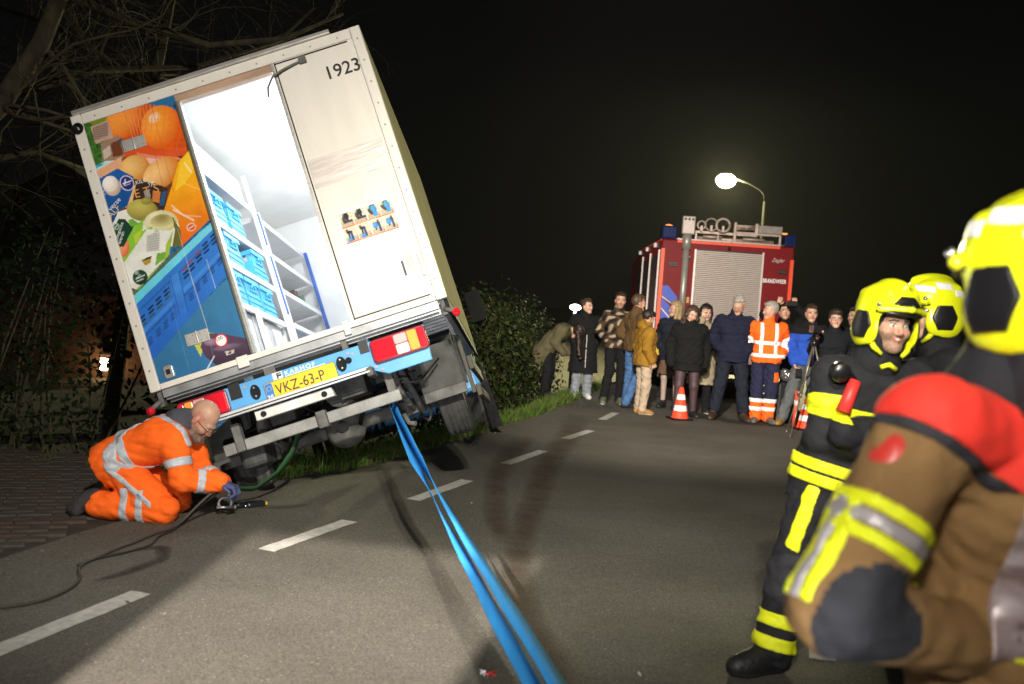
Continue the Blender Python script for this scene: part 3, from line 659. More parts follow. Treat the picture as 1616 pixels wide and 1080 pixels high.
# egg carton
AP([(300, 840), (370, 820), (430, 900), (600, 830), (720, 900), (740, 1010), (740, 1090), (240, 1090), (250, 960)], (232, 232, 222))
cv.ell(A(470, 830), 112*k4, 78*k4, -.45, (196, 184, 92), (132, 120, 46)); cv.ell(A(500, 765), 40*k4, 26*k4, -.2, (170, 158, 76), (130, 118, 52))
cv.ell(A(600, 915), 118*k4, 82*k4, -.25, (236, 230, 190), (206, 198, 140)); cv.ell(A(610, 915), 84*k4, 54*k4, -.25, (150, 138, 70), (222, 214, 160), (0, .5))
AP([(680, 870), (740, 980), (745, 1090), (680, 1090), (700, 980)], (108, 104, 46))
AP([(385, 900), (420, 940), (480, 895), (470, 1000), (420, 1090), (300, 1090)], (140, 196, 58)); AP([(370, 905), (400, 890), (450, 930), (400, 950)], (110, 176, 60))
BP([(40, 190), (170, 40), (250, 0), (250, 60), (60, 300), (35, 250)], (138, 196, 52)); BP([(130, 60), (185, 20), (165, 90), (140, 120)], (190, 210, 60))
BP([(40, 290), (60, 250), (215, 20), (370, 30), (340, 215), (150, 415), (85, 390)], (230, 231, 224)); BP([(215, 60), (300, 40), (295, 160), (210, 170)], (196, 196, 188))
for i in range(6): cv.line(B(225, 75+i*16), B(290, 62+i*16), .004, (120, 120, 116), .7)
BP([(340, 120), (385, 30), (360, 190), (160, 420), (140, 420), (330, 215)], (160, 190, 70)); BP([(280, 180), (340, 170), (330, 215), (270, 260)], (116, 168, 56)); BP([(95, 440), (150, 418), (120, 460)], (140, 150, 60))
cv.ell(B(64, 138), 38*kb, 64*kb, -.25, (246, 160, 120), (222, 110, 66)); BP([(178, 222), (248, 195), (240, 240), (205, 258)], (176, 150, 46)); BP([(178, 222), (248, 195), (240, 210), (200, 225)], (70, 60, 30))
AP([(245, 1090), (265, 960), (305, 890), (350, 895), (405, 960), (340, 1090)], (24, 66, 46)); BP([(0, 60), (20, 10), (90, 10), (130, 0), (20, 135)], (24, 66, 46))
cv.ell(B(172, 335), 48*kb, 50*kb, .3, (30, 72, 54), (22, 58, 42)); cv.ell(A(287, 945), 22*k4, 24*k4, 0, (200, 215, 205), (180, 200, 190)); cv.ell(A(287, 945), 16*k4, 17*k4, 0, (24, 66, 46), (24, 66, 46)); cv.line(A(280, 955), A(294, 935), .008, (200, 215, 205))
cv.line(B(145, 345), B(200, 320), .008, (206, 218, 210)); cv.line(B(150, 362), B(190, 345), .008, (206, 218, 210)); cv.ell(B(150, 305), 14*kb, 14*kb, 0, (150, 180, 160), (130, 160, 140))
BP([(80, 400), (140, 415), (250, 380), (560, 90), (420, 150), (330, 230), (140, 450), (100, 470)], (94, 100, 50), a=.8)
# blue crate
BP([(95, 490), (560, 40), (680, -60), (690, -20), (125, 540)], (120, 214, 240), (96, 206, 226)); BP([(125, 530), (690, -22), (760, 290), (235, 895)], (54, 128, 216), (36, 96, 190))
cv.line(B(130, 585), B(680, 60), .010, (30, 92, 180)); cv.line(B(180, 700), B(700, 170), .028, (70, 142, 226), .7); cv.line(B(190, 730), B(710, 200), .008, (26, 80, 164))
BP([(360, 340), (420, 300), (475, 560), (420, 610)], (66, 138, 222), (48, 112, 202)); cv.line(B(365, 330), B(430, 600), .006, (30, 86, 170)); cv.line(B(420, 300), B(478, 560), .006, (30, 86, 170))
for cx, cy in ((153, 660), (190, 618), (245, 556), (293, 500), (345, 444), (466, 305), (503, 258), (550, 200), (596, 143), (648, 86), (700, 30)):
    for q in (-1, 0, 1): cv.line(B(cx-13+q*5, cy+13+q*25), B(cx+13+q*5, cy-12+q*25), .0135, (150, 66, 60) if 455 < cx < 560 and q == -1 else ((60, 84, 50) if cx < 360 and q == 1 else (12, 40, 74)))
for cx, cy in ((205, 793), (238, 748), (290, 692), (338, 642), (385, 586), (502, 460), (545, 404), (590, 350), (636, 292), (686, 232)):
    for q in (-1, 0, 1): cv.line(B(cx-11+q*3, cy+11+q*17), B(cx+11+q*3, cy-11+q*17), .008, (20, 60, 120))
for i in range(14): cv.line(B(350+r_.uniform(-10, 110), 480+r_.uniform(-20, 110)), B(365+r_.uniform(-10, 110), 500+r_.uniform(-20, 110)), .005, (46, 96, 190), .6)
# aubergine, sign, seams
BP([(515, 765), (585, 688), (650, 702), (600, 735), (575, 800), (560, 850)], (186, 190, 84))
BP([(560, 790), (575, 725), (625, 700), (720, 708), (880, 740), (905, 865), (720, 925), (660, 905), (590, 850)], (92, 68, 92), (48, 32, 50)); cv.ell(B(640, 760), 60*kb, 26*kb, -.3, (150, 126, 150), (84, 62, 86)); cv.ell(B(740, 790), 100*kb, 22*kb, -.15, (120, 98, 122), (70, 52, 74))
BP([(715, 820), (775, 805), (775, 830), (725, 845)], (190, 180, 170)); BP([(735, 825), (755, 818), (755, 828), (738, 834)], (60, 50, 60))
cv.ell(B(692, 747), 43*kb, 44*kb, 0, (206, 30, 40), (196, 24, 36)); cv.ell(B(692, 747), 34*kb, 35*kb, 0, (250, 246, 244), (246, 240, 238))
cv.line(B(647, 848), B(580, 968), .006, (230, 236, 240), .9)
for (x0, y0), (x1, y1), c in (((540, 100), (690, 700), (150, 60, 10)), ((330, 90), (370, 200), (130, 60, 16))): cv.line(A(x0, y0), A(x1, y1), .0035, c, .5)
cv.line(A(560, 430), A(640, 760), .004, (120, 70, 30), .5); cv.line(B(415, 20), B(520, 400), .004, (190, 200, 190), .6); cv.line(B(500, 330), B(610, 690), .005, (200, 205, 200), .7); cv.line(B(600, 220), B(658, 410), .004, (210, 215, 214), .7); cv.line(B(340, 380), B(485, 930), .003, (120, 170, 190), .4); cv.line(B(610, 690), B(640, 850), .003, (150, 150, 150), .5)
cv.mottle(.05, .06, 5); cv.mottle(.03, .011, 6)
door = P_(MB().box((-.999, .004, .013), (-.331, .05, 1.954)), 'rear_door', whitep)
cv.sheet('printed_wrap', PX0, PZ0, .002, door)
gold = mat('gold_print', (.75, .55, .2), .4); wprint = mat('white_print', (.85, .85, .84), .4)
def lett(name, s, size, at_, ang, m, par, y, xs=1., bold=0., ext=.0006, spacing=1.):
    return text(name, s, size, m, par, Vector((at_[0], y, at_[1])), Matrix.Rotation(-ang, 4, 'Y') @ RX90, xs, bold, ext, 0, spacing)
ap = lambda X, Y, f=A: (f(X, Y)[0]+PX0, f(X, Y)[1]+PZ0)
pwrap = [o for o in door.children][0]
for s_, sz, q, an, m_ in (('KILO', .040, ap(425, 648), -.05, wprint), ('TJE', .036, ap(512, 660), -.05, wprint), ('E T S', .085, ap(420, 745), -.05, mat('orange_print', (.75, .33, .1), .4)), ('verse', .05, ap(250, 838), .55, wprint), ('HALF', .062, ap(222, 925), .55, gold),
                         ('biologische', .034, ap(290, 1065), .95, wprint), ('eieren', .036, ap(318, 1072), .95, wprint), ('100', .036, ap(664, 760, B), .28, black), ('eieren', .018, ap(150, 350, B), .6, wprint), ('UG', .03, ap(560, 1010), .55, mat('olive_print', (.16, .17, .06), .5))):
    lett('printed_lettering', s_, sz, q, an, m_, pwrap, .0004)
for z, x in ((1.705, -.693), (.242, -.657)):
    hb_ = MB().cbox((x-.045, -.004, z), (.075, .008, .085)).cbox((x+.045, -.004, z), (.075, .008, .085)); hb_.tube([(x, -.008, z-.047), (x, -.008, z+.047)], .009, 8)
    for q in (-1, 1):
        for e, f in ((-1, -1), (1, 1), (-1, 1), (1, -1)): hb_.tube([(x+q*.045+e*.02, -.007, z+f*.025), (x+q*.045+e*.02, -.011, z+f*.025)], .006, 6, 1)
    hb_.build('hinge', [mat('zinc', (.5, .49, .46), .5, .5), greysteel], door, .002)
P_(MB().prism(rrect(-.945, .03, -.88, .12, .015), -.014, .002), 'door_latch', alu, door, .003).location = (0, 0, 0)
P_(MB().cbox((-.912, -.016, .075), (.03, .01, .035)), 'latch_hole', black, door)
P_(MB().box((-.3305, -.03, .014), (-.318, .06, 1.9)).box((-.318, -.02, .014), (-.300, .06, 1.9), 1), 'door_edge_seal', [mat('olive_grey', (.10, .10, .075), .5), alu], bev=.002)

# --- right rear door
rd = P_(MB().box((.388, .0, .013), (.998, .05, 1.954)), 'rear_door', cream)
P_(MB().box((.388, -.012, .014), (.408, -.001, 1.953)).box((.4145, -.006, .016), (.423, -.001, 1.952), 1).box((.4235, -.006, 1.938), (.96, -.001, 1.947), 1).box((.4235, -.006, .020), (.97, -.001, .028), 1), 'door_seal', [alu, rubber], rd)
P_(MB().prism(rrect(.445, .06, .965, 1.90, .02), -.005, -.0012), 'door_panel', cream, rd, .002)
lett('fleet_number', '1923', .135, (.735, 1.715), .0, black, rd, -.0062, xs=1.0, bold=.0015)
scuff = mat('scuffed_metal', (.72, .66, .62), .35, .35, var=.07, vscale=6, bump=.25, bscale=9, stretch=(.6, 1, 3))
P_(MB().box((.435, -.0085, .985), (.985, -.0055, 1.195)).box((.44, -.012, 1.10), (.98, -.0087, 1.112)), 'scuff_plate', scuff, rd, .001)
P_(MB().box((.43, -.009, .035), (.978, -.0055, .495)), 'kick_plate', mat('scuffed_white_metal', (.74, .73, .74), .3, .25, var=.1, vscale=5, bump=.12, bscale=7), rd, .001)
lk = P_(MB().prism(rrect(.868, .17, .958, .37, .012), -.016, -.0095), 'door_lock', alu, rd, .003)
P_(MB().prism(rrect(.885, .20, .935, .345, .006), -.022, -.0165).box((.965, -.03, .16), (.985, -.012, .33)), 'lock_handle', mat('pale_grey_plastic', (.45, .44, .44), .5), lk, .003)
P_(MB().box((.845, -.014, .20), (.862, -.0095, .31)), 'lock_plate', greysteel, lk)
P_(MB().cbox((.62, -.02, 1.905), (.05, .028, .05)).tube([(.62, -.03, 1.90), (.54, -.04, 1.885), (.46, -.05, 1.865), (.385, -.06, 1.835), (.335, -.065, 1.77), (.318, -.065, 1.70)], .008, 6), 'door_stay', greysteel, rd, .002)
stc = Canvas(.395, .262, .0034, (240, 238, 232))
for c in range(4):
    for r in range(2):
        u0, v0 = .006+c*.097, (.150 if r == 0 else .038); w, hgt = .091, .098
        R4 = lambda a, b, c_, d, col: stc.poly([(u0+a*w, v0+b*hgt), (u0+c_*w, v0+b*hgt), (u0+c_*w, v0+d*hgt), (u0+a*w, v0+d*hgt)], col)
        R4(0, 0, 1, 1, (206, 198, 176)); R4(0, 0, 1, .35, (182, 168, 140))
        if r == 0:
            R4(.35, .3, .7, .98, (18, 42, 46)); R4(.28, .4, .5, .9, (40, 130, 150)); R4(.3, .25, .95, .4, (60, 56, 84)) if c < 2 else R4(.45, .1, .8, .5, (40, 150, 214))
            stc.ell((u0+.55*w, v0+.72*hgt), .2*w, .2*hgt, 0, (30, 30, 40), (24, 24, 34)); stc.ell((u0+.3*w, v0+.5*hgt), .13*w, .28*hgt, .2*c, (92, 60, 40), (60, 40, 34))
            if c > 1: stc.ell((u0+.6*w, v0+.66*hgt), .22*w, .27*hgt, .3, (70, 160, 214), (50, 130, 190))
        else:
            x = .55 if c < 2 else .65
            stc.line((u0+.3*w, v0+.72*hgt), (u0+x*w, v0+.68*hgt), .02, (26, 26, 52)); stc.line((u0+x*w, v0+.66*hgt), (u0+(x+.02)*w, v0+.12*hgt), .017, (40, 66, 110)); stc.line((u0+.36*w, v0+.7*hgt), (u0+.35*w, v0+.3*hgt), .012, (22, 24, 44)); stc.ell((u0+(.27 if c < 2 else .62)*w, v0+.85*hgt), .09*w, .1*hgt, 0, (120, 66, 50), (90, 50, 40))
            stc.ell((u0+(.35 if c < 2 else .36)*w, v0+(.14 if c < 2 else .58)*hgt), .2*w, (.14 if c < 2 else .22)*hgt, 0, (60, 150, 230), (40, 120, 200))
        stc.ell((u0+.9*w, v0+.1*hgt), .06*w, .06*hgt, 0, (206, 70, 80), (206, 70, 80))
for v in (.138, .026): stc.poly([(.004, v), (.391, v), (.391, v+.011), (.004, v+.011)], (238, 122, 82)); stc.poly([(.1, v+.003), (.25, v+.003), (.25, v+.008), (.1, v+.008)], (246, 170, 140))
stc.line((.09, .012), (.27, .012), .006, (150, 206, 226), .7); stc.line((.34, .016), (.375, .016), .012, (130, 196, 220), .8); stc.mottle(.09, .006, 9)
stc.sheet('instruction_sticker', .522, .512, -.0066, rd, .3)

# --- rear bumper
bp_ = P_(MB().prism([(-.93, -.155), (.86, -.155), (.845, -.41), (.53, -.41), (.44, -.36), (-.62, -.36), (-.72, -.40), (-.93, -.40)], .02, .055), 'rear_bumper', blue, bev=.006)
P_(MB().box((-.56, .008, -.25), (-.48, .019, -.14)).box((.385, .008, -.222), (.45, .019, -.135)), 'bumper_hole', black, bp_)
def tail_lamp(x0, x1, z0, z1, mir):
    o = P_(MB().prism(rrect(x0, z0, x1, z1, .03), -.02, .018), 'tail_lamp', mat('lamp_housing', (.25, .02, .03), .3), bp_, .008)
    w = x1-x0; f = (lambda t: x0+t*w) if not mir else (lambda t: x1-t*w)
    def seg(a, b, c, d, m):
        xa, xb = sorted((f(a), f(b))); P_(MB().prism(rrect(xa, z0+c*(z1-z0), xb, z0+d*(z1-z0), .012), -.032, -.0205), 'lamp_lens', m, o, .006)
    seg(.03, .42, .08, .92, redl); seg(.43, .66, .52, .92, mat('pink_lens', (.80, .42, .42), .2, coat=.5)); seg(.43, .66, .08, .5, whitel); seg(.67, .84, .08, .92, amberl); seg(.85, .97, .08, .92, redl)
tail_lamp(.462, .862, -.325, -.158, False); tail_lamp(-.93, -.575, -.325, -.158, True)
pl_ = P_(MB().prism(rrect(-.318, -.335, .192, -.214, .012), .004, .0195), 'license_plate', mat('plate_yellow', (.88, .58, .03), .35, var=.04), bp_, .002)
P_(MB().prism(rrect(-.314, -.331, -.262, -.218, .008), .0015, .0035), 'country_band', mat('plate_blue', (.04, .20, .62), .35), pl_)
lett('plate_letters', 'NL', .036, (-.309, -.322), 0, wprint, pl_, .0008, bold=.0008)
P_(MB().tube([(-.288+.016*math.cos(a*PI/6), .0008, -.255+.016*math.sin(a*PI/6)) for a in range(12)], .0016, 4, closed=True), 'star_ring', mat('star_yellow', (.8, .7, .1), .4), pl_)
lett('plate_letters', 'VKZ-63-P', .103, (-.246, -.311), 0, mat('plate_ink', (.03, .03, .035), .5), pl_, .0026, xs=.83, bold=.0005, spacing=1.02)
P_(MB().prism(rrect(-.3205, -.3375, .1945, -.2115, .013), .006, .0192), 'plate_frame', black, pl_)
lett('dealer_lettering', 'KARHOF', .042, (-.16, -.198), 0, wprint, bp_, .0185, xs=1.15, bold=.0006, spacing=1.25)
P_(MB().box((-.16, .0165, -.209), (.13, .0195, -.203)), 'dealer_line', wprint, bp_)
P_(MB().box((-.245, .0165, -.212), (-.175, .0192, -.158)), 'dealer_logo', mat('silver_print', (.7, .7, .72), .4), bp_); P_(MB().box((-.215, .0135, -.205), (-.206, .016, -.165)).box((-.205, .0135, -.19), (-.182, .016, -.178)).box((-.205, .0135, -.172), (-.182, .016, -.165)), 'logo_mark', black, bp_)
for x in (-.385, .238):
    q = P_(MB().prism(disc(x, -.245, .034, .052), -.006, .0195), 'parking_sensor', dark, bp_, .006); P_(MB().tube([(x, -.010, -.215), (x, -.0062, -.215)], .006, 8).tube([(x, -.010, -.275), (x, -.0062, -.275)], .006, 8), 'screw', alu, q)
P_(MB().tube([(.292, .019, -.236), (.292, .003, -.236)], .022, 12), 'socket_cap', dark, bp_)
for x, z in ((.33, -.2), (.30, -.19), (-.72, -.2), (.5, -.37), (.46, -.34), (-.45, -.19)): P_(MB().tube([(x, .019, z), (x, .012, z)], .008, 8), 'rivet', mat('red_dot', (.6, .3, .25), .5), bp_)
P_(MB().box((-.68, -.10, -.338), (.425, .016, -.334)).box((-.68, -.112, -.352), (.425, -.098, -.334)).box((-.68, -.118, -.372), (.425, -.098, -.360)).box((-.68, -.096, -.3595), (.425, .0, -.3395), 1), 'step_board', [mat('bright_aluminium', (.8, .8, .8), .35, .5, var=.05), rubber], bev=.003)
P_(MB().box((.40, -.115, -.40), (.445, .1, -.335)), 'step_end', greysteel, bev=.01)
wp_ = P_(MB().prism([(-.42, -.378), (.13, -.378), (.14, -.445), (-.42, -.445)], -.05, .02), 'bracket_plate', mat('dirty_white_steel', (.6, .6, .57), .5, var=.2), bev=.004)
for x in (-.36, .075): P_(MB().tube([(x, -.05, -.413), (x, -.064, -.413)], .020, 12), 'bolt', dark, wp_)
# --- underside: floor ribs, rails, axle, springs, tanks, hoses
ribm = mat('rib_alloy', (.34, .35, .36), .42, .6, var=.35, vscale=5)
for i in range(9):
    y = .12+i*.16; P_(MB().box((-1.0, y, -.115-.002*i), (1.0, y+.035, -.052)), 'floor_rib', ribm)
P_(MB().box((-1.0, .01, -.085), (1.0, .05, -.032)).box((-1.0, .052, -.10), (1.0, .066, -.032)), 'rear_crossbar', ribm)
P_(MB().box((-.55, .08, -.20), (.30, .30, -.118)).box((-.30, .05, -.16), (-.22, .07, -.10), 1).box((.27, .04, -.155), (.31, .1, -.06), 1), 'tow_mount', [dark, greysteel])
for s in (-1, 1):
    P_(MB().box((s*.42-.035, .06, -.36), (s*.42+.035, 6.0, -.12)), 'chassis_rail', mat('rail_blue_grey', (.08, .14, .18), .6, var=.4), bev=.01)
    ls = MB()
    for k in range(3): ls.tube([(s*.52, 1.15-(.75-.17*k)+t*(1.5-.34*k)/8, -.60+.02*(-k)+.12*((t-4)/4)**2*(1-.22*k)) for t in range(9)], .03-.004*k, 6, cap=True)
    P_(ls, 'leaf_spring', greysteel)
    P_(MB().tube([(s*.52, .40, -.47), (s*.5, .42, -.28)], .03, 8).cbox((s*.52, 1.12, -.62), (.12, .13, .10)).tube([(s*.55, 1.05, -.66), (s*.55, 1.05, -.54)], .012, 6).tube([(s*.48, 1.05, -.66), (s*.48, 1.05, -.54)], .012, 6).tube([(s*.60, 1.0, -.68), (s*.50, .8, -.2)], .028, 8), 'spring_shackle', greysteel)
P_(MB().tube([(-.80, 1.13, -.60), (.80, 1.13, -.60)], .055, 12).lathe([(.005, -.14), (.09, -.12), (.16, -.05), (.17, .03), (.12, .11), (.05, .14)], 18, M=Matrix.Translation((-.05, 1.13, -.6)) @ RX90), 'rear_axle', mat('axle_grey', (.11, .108, .10), .8, var=.4, spec=.15))
P_(MB().prism([(-.75, -.52), (.55, -.52), (.55, -.60), (-.75, -.60)], .15, .21), 'underrun_beam', mat('worn_grey_paint', (.24, .24, .225), .55, .2, var=.3, vscale=6, bump=.2), bev=.006)
P_(MB().cbox((-.02, .14, -.56), (.07, .09, .12)).cbox((-.62, .15, -.50), (.06, .08, .2)).cbox((.5, .2, -.46), (.06, .08, .2)), 'beam_clamp', greysteel, bev=.006)
P_(MB().cbox((-.40, .60, -.42), (.30, .4, .22)).cbox((-.62, .5, -.62), (.2, .3, .2)).cbox((-.66, .7, -.75), (.12, .16, .22)), 'air_tank', under_m, bev=.03)
P_(MB().tube([(.1, .9, -.35), (.1, 2.0, -.4), (.1, 3.4, -.4)], .05, 10).tube([(.1, .35, -.40), (.1, .9, -.40)], .10, 12), 'exhaust', under_m)
hs = MB(); rh = random.Random(8)
for k in range(26):
    p = Vector((rh.uniform(-.7, .6), rh.uniform(.12, 1.2), rh.uniform(-.5, -.25))); q = p+Vector((rh.uniform(-.5, .5), rh.uniform(-.1, .7), rh.uniform(-.15, .15))); m = (p+q)/2+Vector((0, 0, rh.uniform(-.16, .02))); hs.tube([p, p.lerp(m, .6)+Vector((0, 0, -.02)), m, q.lerp(m, .6), q], rh.choice((.008, .011, .016)), 6)
P_(hs, 'hose', dark)
jk = MB()
for k in range(20): jk.cbox((rh.uniform(-.7, .65), rh.uniform(.25, 1.9), rh.uniform(-.5, -.28)), (rh.uniform(.04, .22), rh.uniform(.04, .3), rh.uniform(.03, .14)))
P_(jk, 'bracket', under_m, bev=.006)
P_(MB().tube([(.55, 1.1, -.70), (.62, 1.0, -.76), (.66, .95, -.70), (.64, 1.0, -.64)], .012, 6).tube([(.45, .9, -.66), (.47, .88, -.74), (.52, .86, -.76)], .02, 6), 'brake_line', greysteel)
def wheel(x, y, z, s):
    M = Matrix.Translation((x, y, z)) @ Matrix.Rotation(PI/2, 4, 'Y'); prof = [(.215, -.085), (.30, -.105), (.338, -.098), (.348, -.085), (.348, -.062), (.340, -.058), (.340, -.050), (.350, -.046), (.351, -.020), (.342, -.016), (.342, -.008), (.351, -.004), (.351, .022), (.342, .026), (.342, .034), (.350, .038), (.349, .062), (.341, .066), (.341, .072), (.347, .076), (.346, .088), (.338, .098), (.30, .105), (.215, .085)]
    w = empty('wheel'); w.parent = truck
    tyre = MB().lathe(prof, 48, M=M); 
    for k in range(60):
        a = 2*PI*k/60
        for e in (-.085, .066): tyre.cbox((0, 0, 0), (.003, .02, .022), 0, M @ Matrix.Rotation(a, 4, 'Z') @ Matrix.Translation((.3475, 0, e+.011)))
    tyre.build('tyre', mat('tyre_rubber', (.045, .044, .042), .85, var=.35, vscale=16, bump=.3), w)
    MB().lathe([(.216, -.09), (.20, -.07), (.17, -.02*s), (.10, .0), (.06, .03*s), (.005, .035*s)], 24, M=M).lathe([(.216, .09), (.20, .07)], 24, M=M).build('rim', greysteel, w); return w
wheel(.83, 1.13, -.59, 1); wheel(-.83, 1.13, -.59, -1); wheel(.86, 5.15, -.56, 1); wheel(-.86, 5.15, -.56, -1)
for s in (-1, 1):
    arc = [(1.13+.47*math.cos(a), -.58+.47*math.sin(a)) for a in np.linspace(.1, PI+.15, 14)]; inn = [(1.13+.44*math.cos(a), -.58+.44*math.sin(a)) for a in np.linspace(PI+.15, .1, 14)]
    P_(MB().prism(arc+inn, s*.66 if s > 0 else -.98, s*.66+.32 if s > 0 else -.66, 'x').prism([(.64, -.24), (.66, -.24), (.66, -.66), (.64, -.66)], min(s*.66, s*.98), max(s*.66, s*.98), 'x').prism([(.615, -.58), (.637, -.58), (.637, -.66), (.615, -.66)], min(s*.66, s*.99), max(s*.66, s*.99), 'x', 1), 'mudguard', [mat('mudguard_grey', (.075, .075, .07), .8, var=.3, spec=.15), greysteel], bev=.004)
    P_(MB().box((s*1.04-.02, 1.75, -.42), (s*1.04+.02, 3.9, -.30)).box((s*1.04-.02, 1.75, -.66), (s*1.04+.02, 3.9, -.56)).box((s*1.0-.02, 1.8, -.62), (s*1.0+.015, 1.86, -.1)), 'side_guard', mat('guard_beige', (.11, .10, .075), .8), bev=.006)
    P_(MB().box((s*1.06-.012, .07, -.09), (s*1.06+.012, 4.39, -.002)), 'side_skirt', dark)
    q = P_(MB().tube([(s*1.03, .03, -.10), (s*1.10, .0, -.135)], .018, 8).cbox((s*1.03, .06, -.08), (.03, .06, .12)), 'marker_arm', greysteel)
    P_(MB().lathe([(.005, -.03), (.026, -.025), (.030, 0), (.026, .022), (.005, .03)], 14, M=Matrix.Translation((s*1.105, -.01, -.15)) @ RX90), 'marker_lens', redl, q)
P_(MB().cbox((.72, 2.3, -.42), (.34, .8, .36)).tube([(.72, 2.72, -.3), (.72, 3.1, -.3)], .12, 10), 'fuel_tank', mat('blue_tank', (.12, .30, .62), .45, var=.3), bev=.04)
# --- cab
cabm = blue
cab = P_(MB().prism([(4.52, -.45), (4.72, -.45), (4.80, -.2), (5.15, -.1), (5.5, -.2), (5.58, -.52), (6.55, -.52), (6.6, .2), (6.35, .45), (5.85, 1.35), (4.52, 1.42)], -1.0, 1.0, 'x'), 'cab', cabm, bev=.05)
for s in (-1, 1):
    P_(MB().prism([(5.05, .5), (6.25, .42), (5.8, 1.22), (5.05, 1.25)], s*1.0-.004 if s > 0 else -1.004-.0, s*1.0+.004 if s > 0 else -1.0+.004, 'x'), 'side_window', mat('dark_glass', (.01, .012, .015), .1), cab)
    P_(MB().prism([(5.15+.46*math.cos(a), -.56+.46*math.sin(a)) for a in np.linspace(-.1, PI+.1, 14)]+[(5.15+.40*math.cos(a), -.56+.40*math.sin(a)) for a in np.linspace(PI+.1, -.1, 14)], s*1.03-.05, s*1.03+.05, 'x').prism([(5.60, -.95), (6.6, -.9), (6.65, -.3), (5.60, -.3)], s*1.0-.09, s*1.0+.07, 'x'), 'wheel_arch', dark, cab, .03)
    P_(MB().box((s*1.02-.05, 4.62, -.92), (s*1.02+.07, 4.655, -.40)), 'mud_flap', rubber, cab)
    P_(MB().prism(rrect(s*1.21-.10, .42, s*1.21+.10, .82, .04), 5.55, 5.72).tube([(s*1.0, 5.6, .6), (s*1.2, 5.62, .65)], .025, 6), 'mirror', mat('mirror_black', (.006, .006, .006), .8, spec=.1), cab, .02)
P_(MB().prism([(-.88, .5), (.88, .5), (.8, 1.3), (-.8, 1.3)], -.01, .01, 'y', M=Matrix.Translation((0, 6.08, 0))), 'windscreen', mat('dark_glass', (.01, .012, .015), .1), cab)
# --- shelving in the box
ssteel = mat('white_shelf_steel', (.72, .72, .74), .4, .15, var=.05); bsteel = mat('blue_upright', (.05, .13, .45), .45)
SX0, SX1 = -1.02, -.45
def shelf_unit(y0, y1, zs, ups, dep=SX0):
    o = empty('shelf_unit'); o.parent = truck
    for z in zs: MB().box((SX0, y0, z-.012), (SX1, y1, z)).box((SX1-.018, y0, z-.055), (SX1, y1, z-.0125)).box((SX0, y0+.001, z-.05), (SX1-.02, y0+.02, z-.0125)).build('shelf', ssteel, o, .002)
    for y, z0, z1, m in ups:
        for x in (SX0+.02, SX1+.001): MB().box((x, y, z0), (x+.035, y+.045, z1)).build('upright', m, o, .002)
    return o
shelf_unit(.10, 2.06, (.54, .88, 1.22, 1.66), ((2.07, .0, 1.95, ssteel), (.06, .0, 1.95, ssteel), (1.0, .0, .52, ssteel)))
shelf_unit(2.28, 4.30, (.02, .58, .92, 1.27, 1.62), ((2.22, .0, 1.62, ssteel), (2.17, 1.30, 1.60, bsteel), (2.17, .62, 1.18, bsteel), (4.25, 0, 1.62, bsteel)))
for i in range(5):
    P_(MB().box((-.98, .16+i*.375, 1.665), (-.47, .50+i*.375, 1.90)).box((-.4695, .19+i*.375, 1.69), (-.462, .47+i*.375, 1.87), 1), 'locker_box', [mat('pale_box', (.55, .55, .56), .5), whitep], bev=.006)
for i in range(4): P_(MB().box((-1.0, .14+i*.48, .01), (-.50, .58+i*.48, .50)).box((-.4995, .22+i*.48, .06), (-.49, .52+i*.48, .44), 1), 'insulated_box', [mat('grey_box', (.45, .46, .48), .5), whitep], bev=.008)
P_(MB().box((SX0, 2.30, .02), (SX1-.03, 2.34, .58)), 'end_panel', whitep)
for y in (.9, 2.7):
    P_(MB().box((.70, y-.3, BH-.04), (.80, y+.3, BH-.012)), 'ceiling_lamp', mat('led_white', (.95, .98, 1), .4, emit=8, var=.01), bev=.004)
    l_ = bpy.data.lights.new('ceiling_led', 'POINT'); l_.energy = 50; l_.color = (.88, .95, 1); l_.shadow_soft_size = .12
    q_ = bpy.data.objects.new('ceiling_led', l_); link(q_); q_.location = TR @ Vector((.55, y, BH-.35))
for ch in truck.children: ch.matrix_parent_inverse = Matrix.Identity(4); ch.location = ch.location-TOFF
truck.matrix_world = TR @ Matrix.Translation(TOFF)
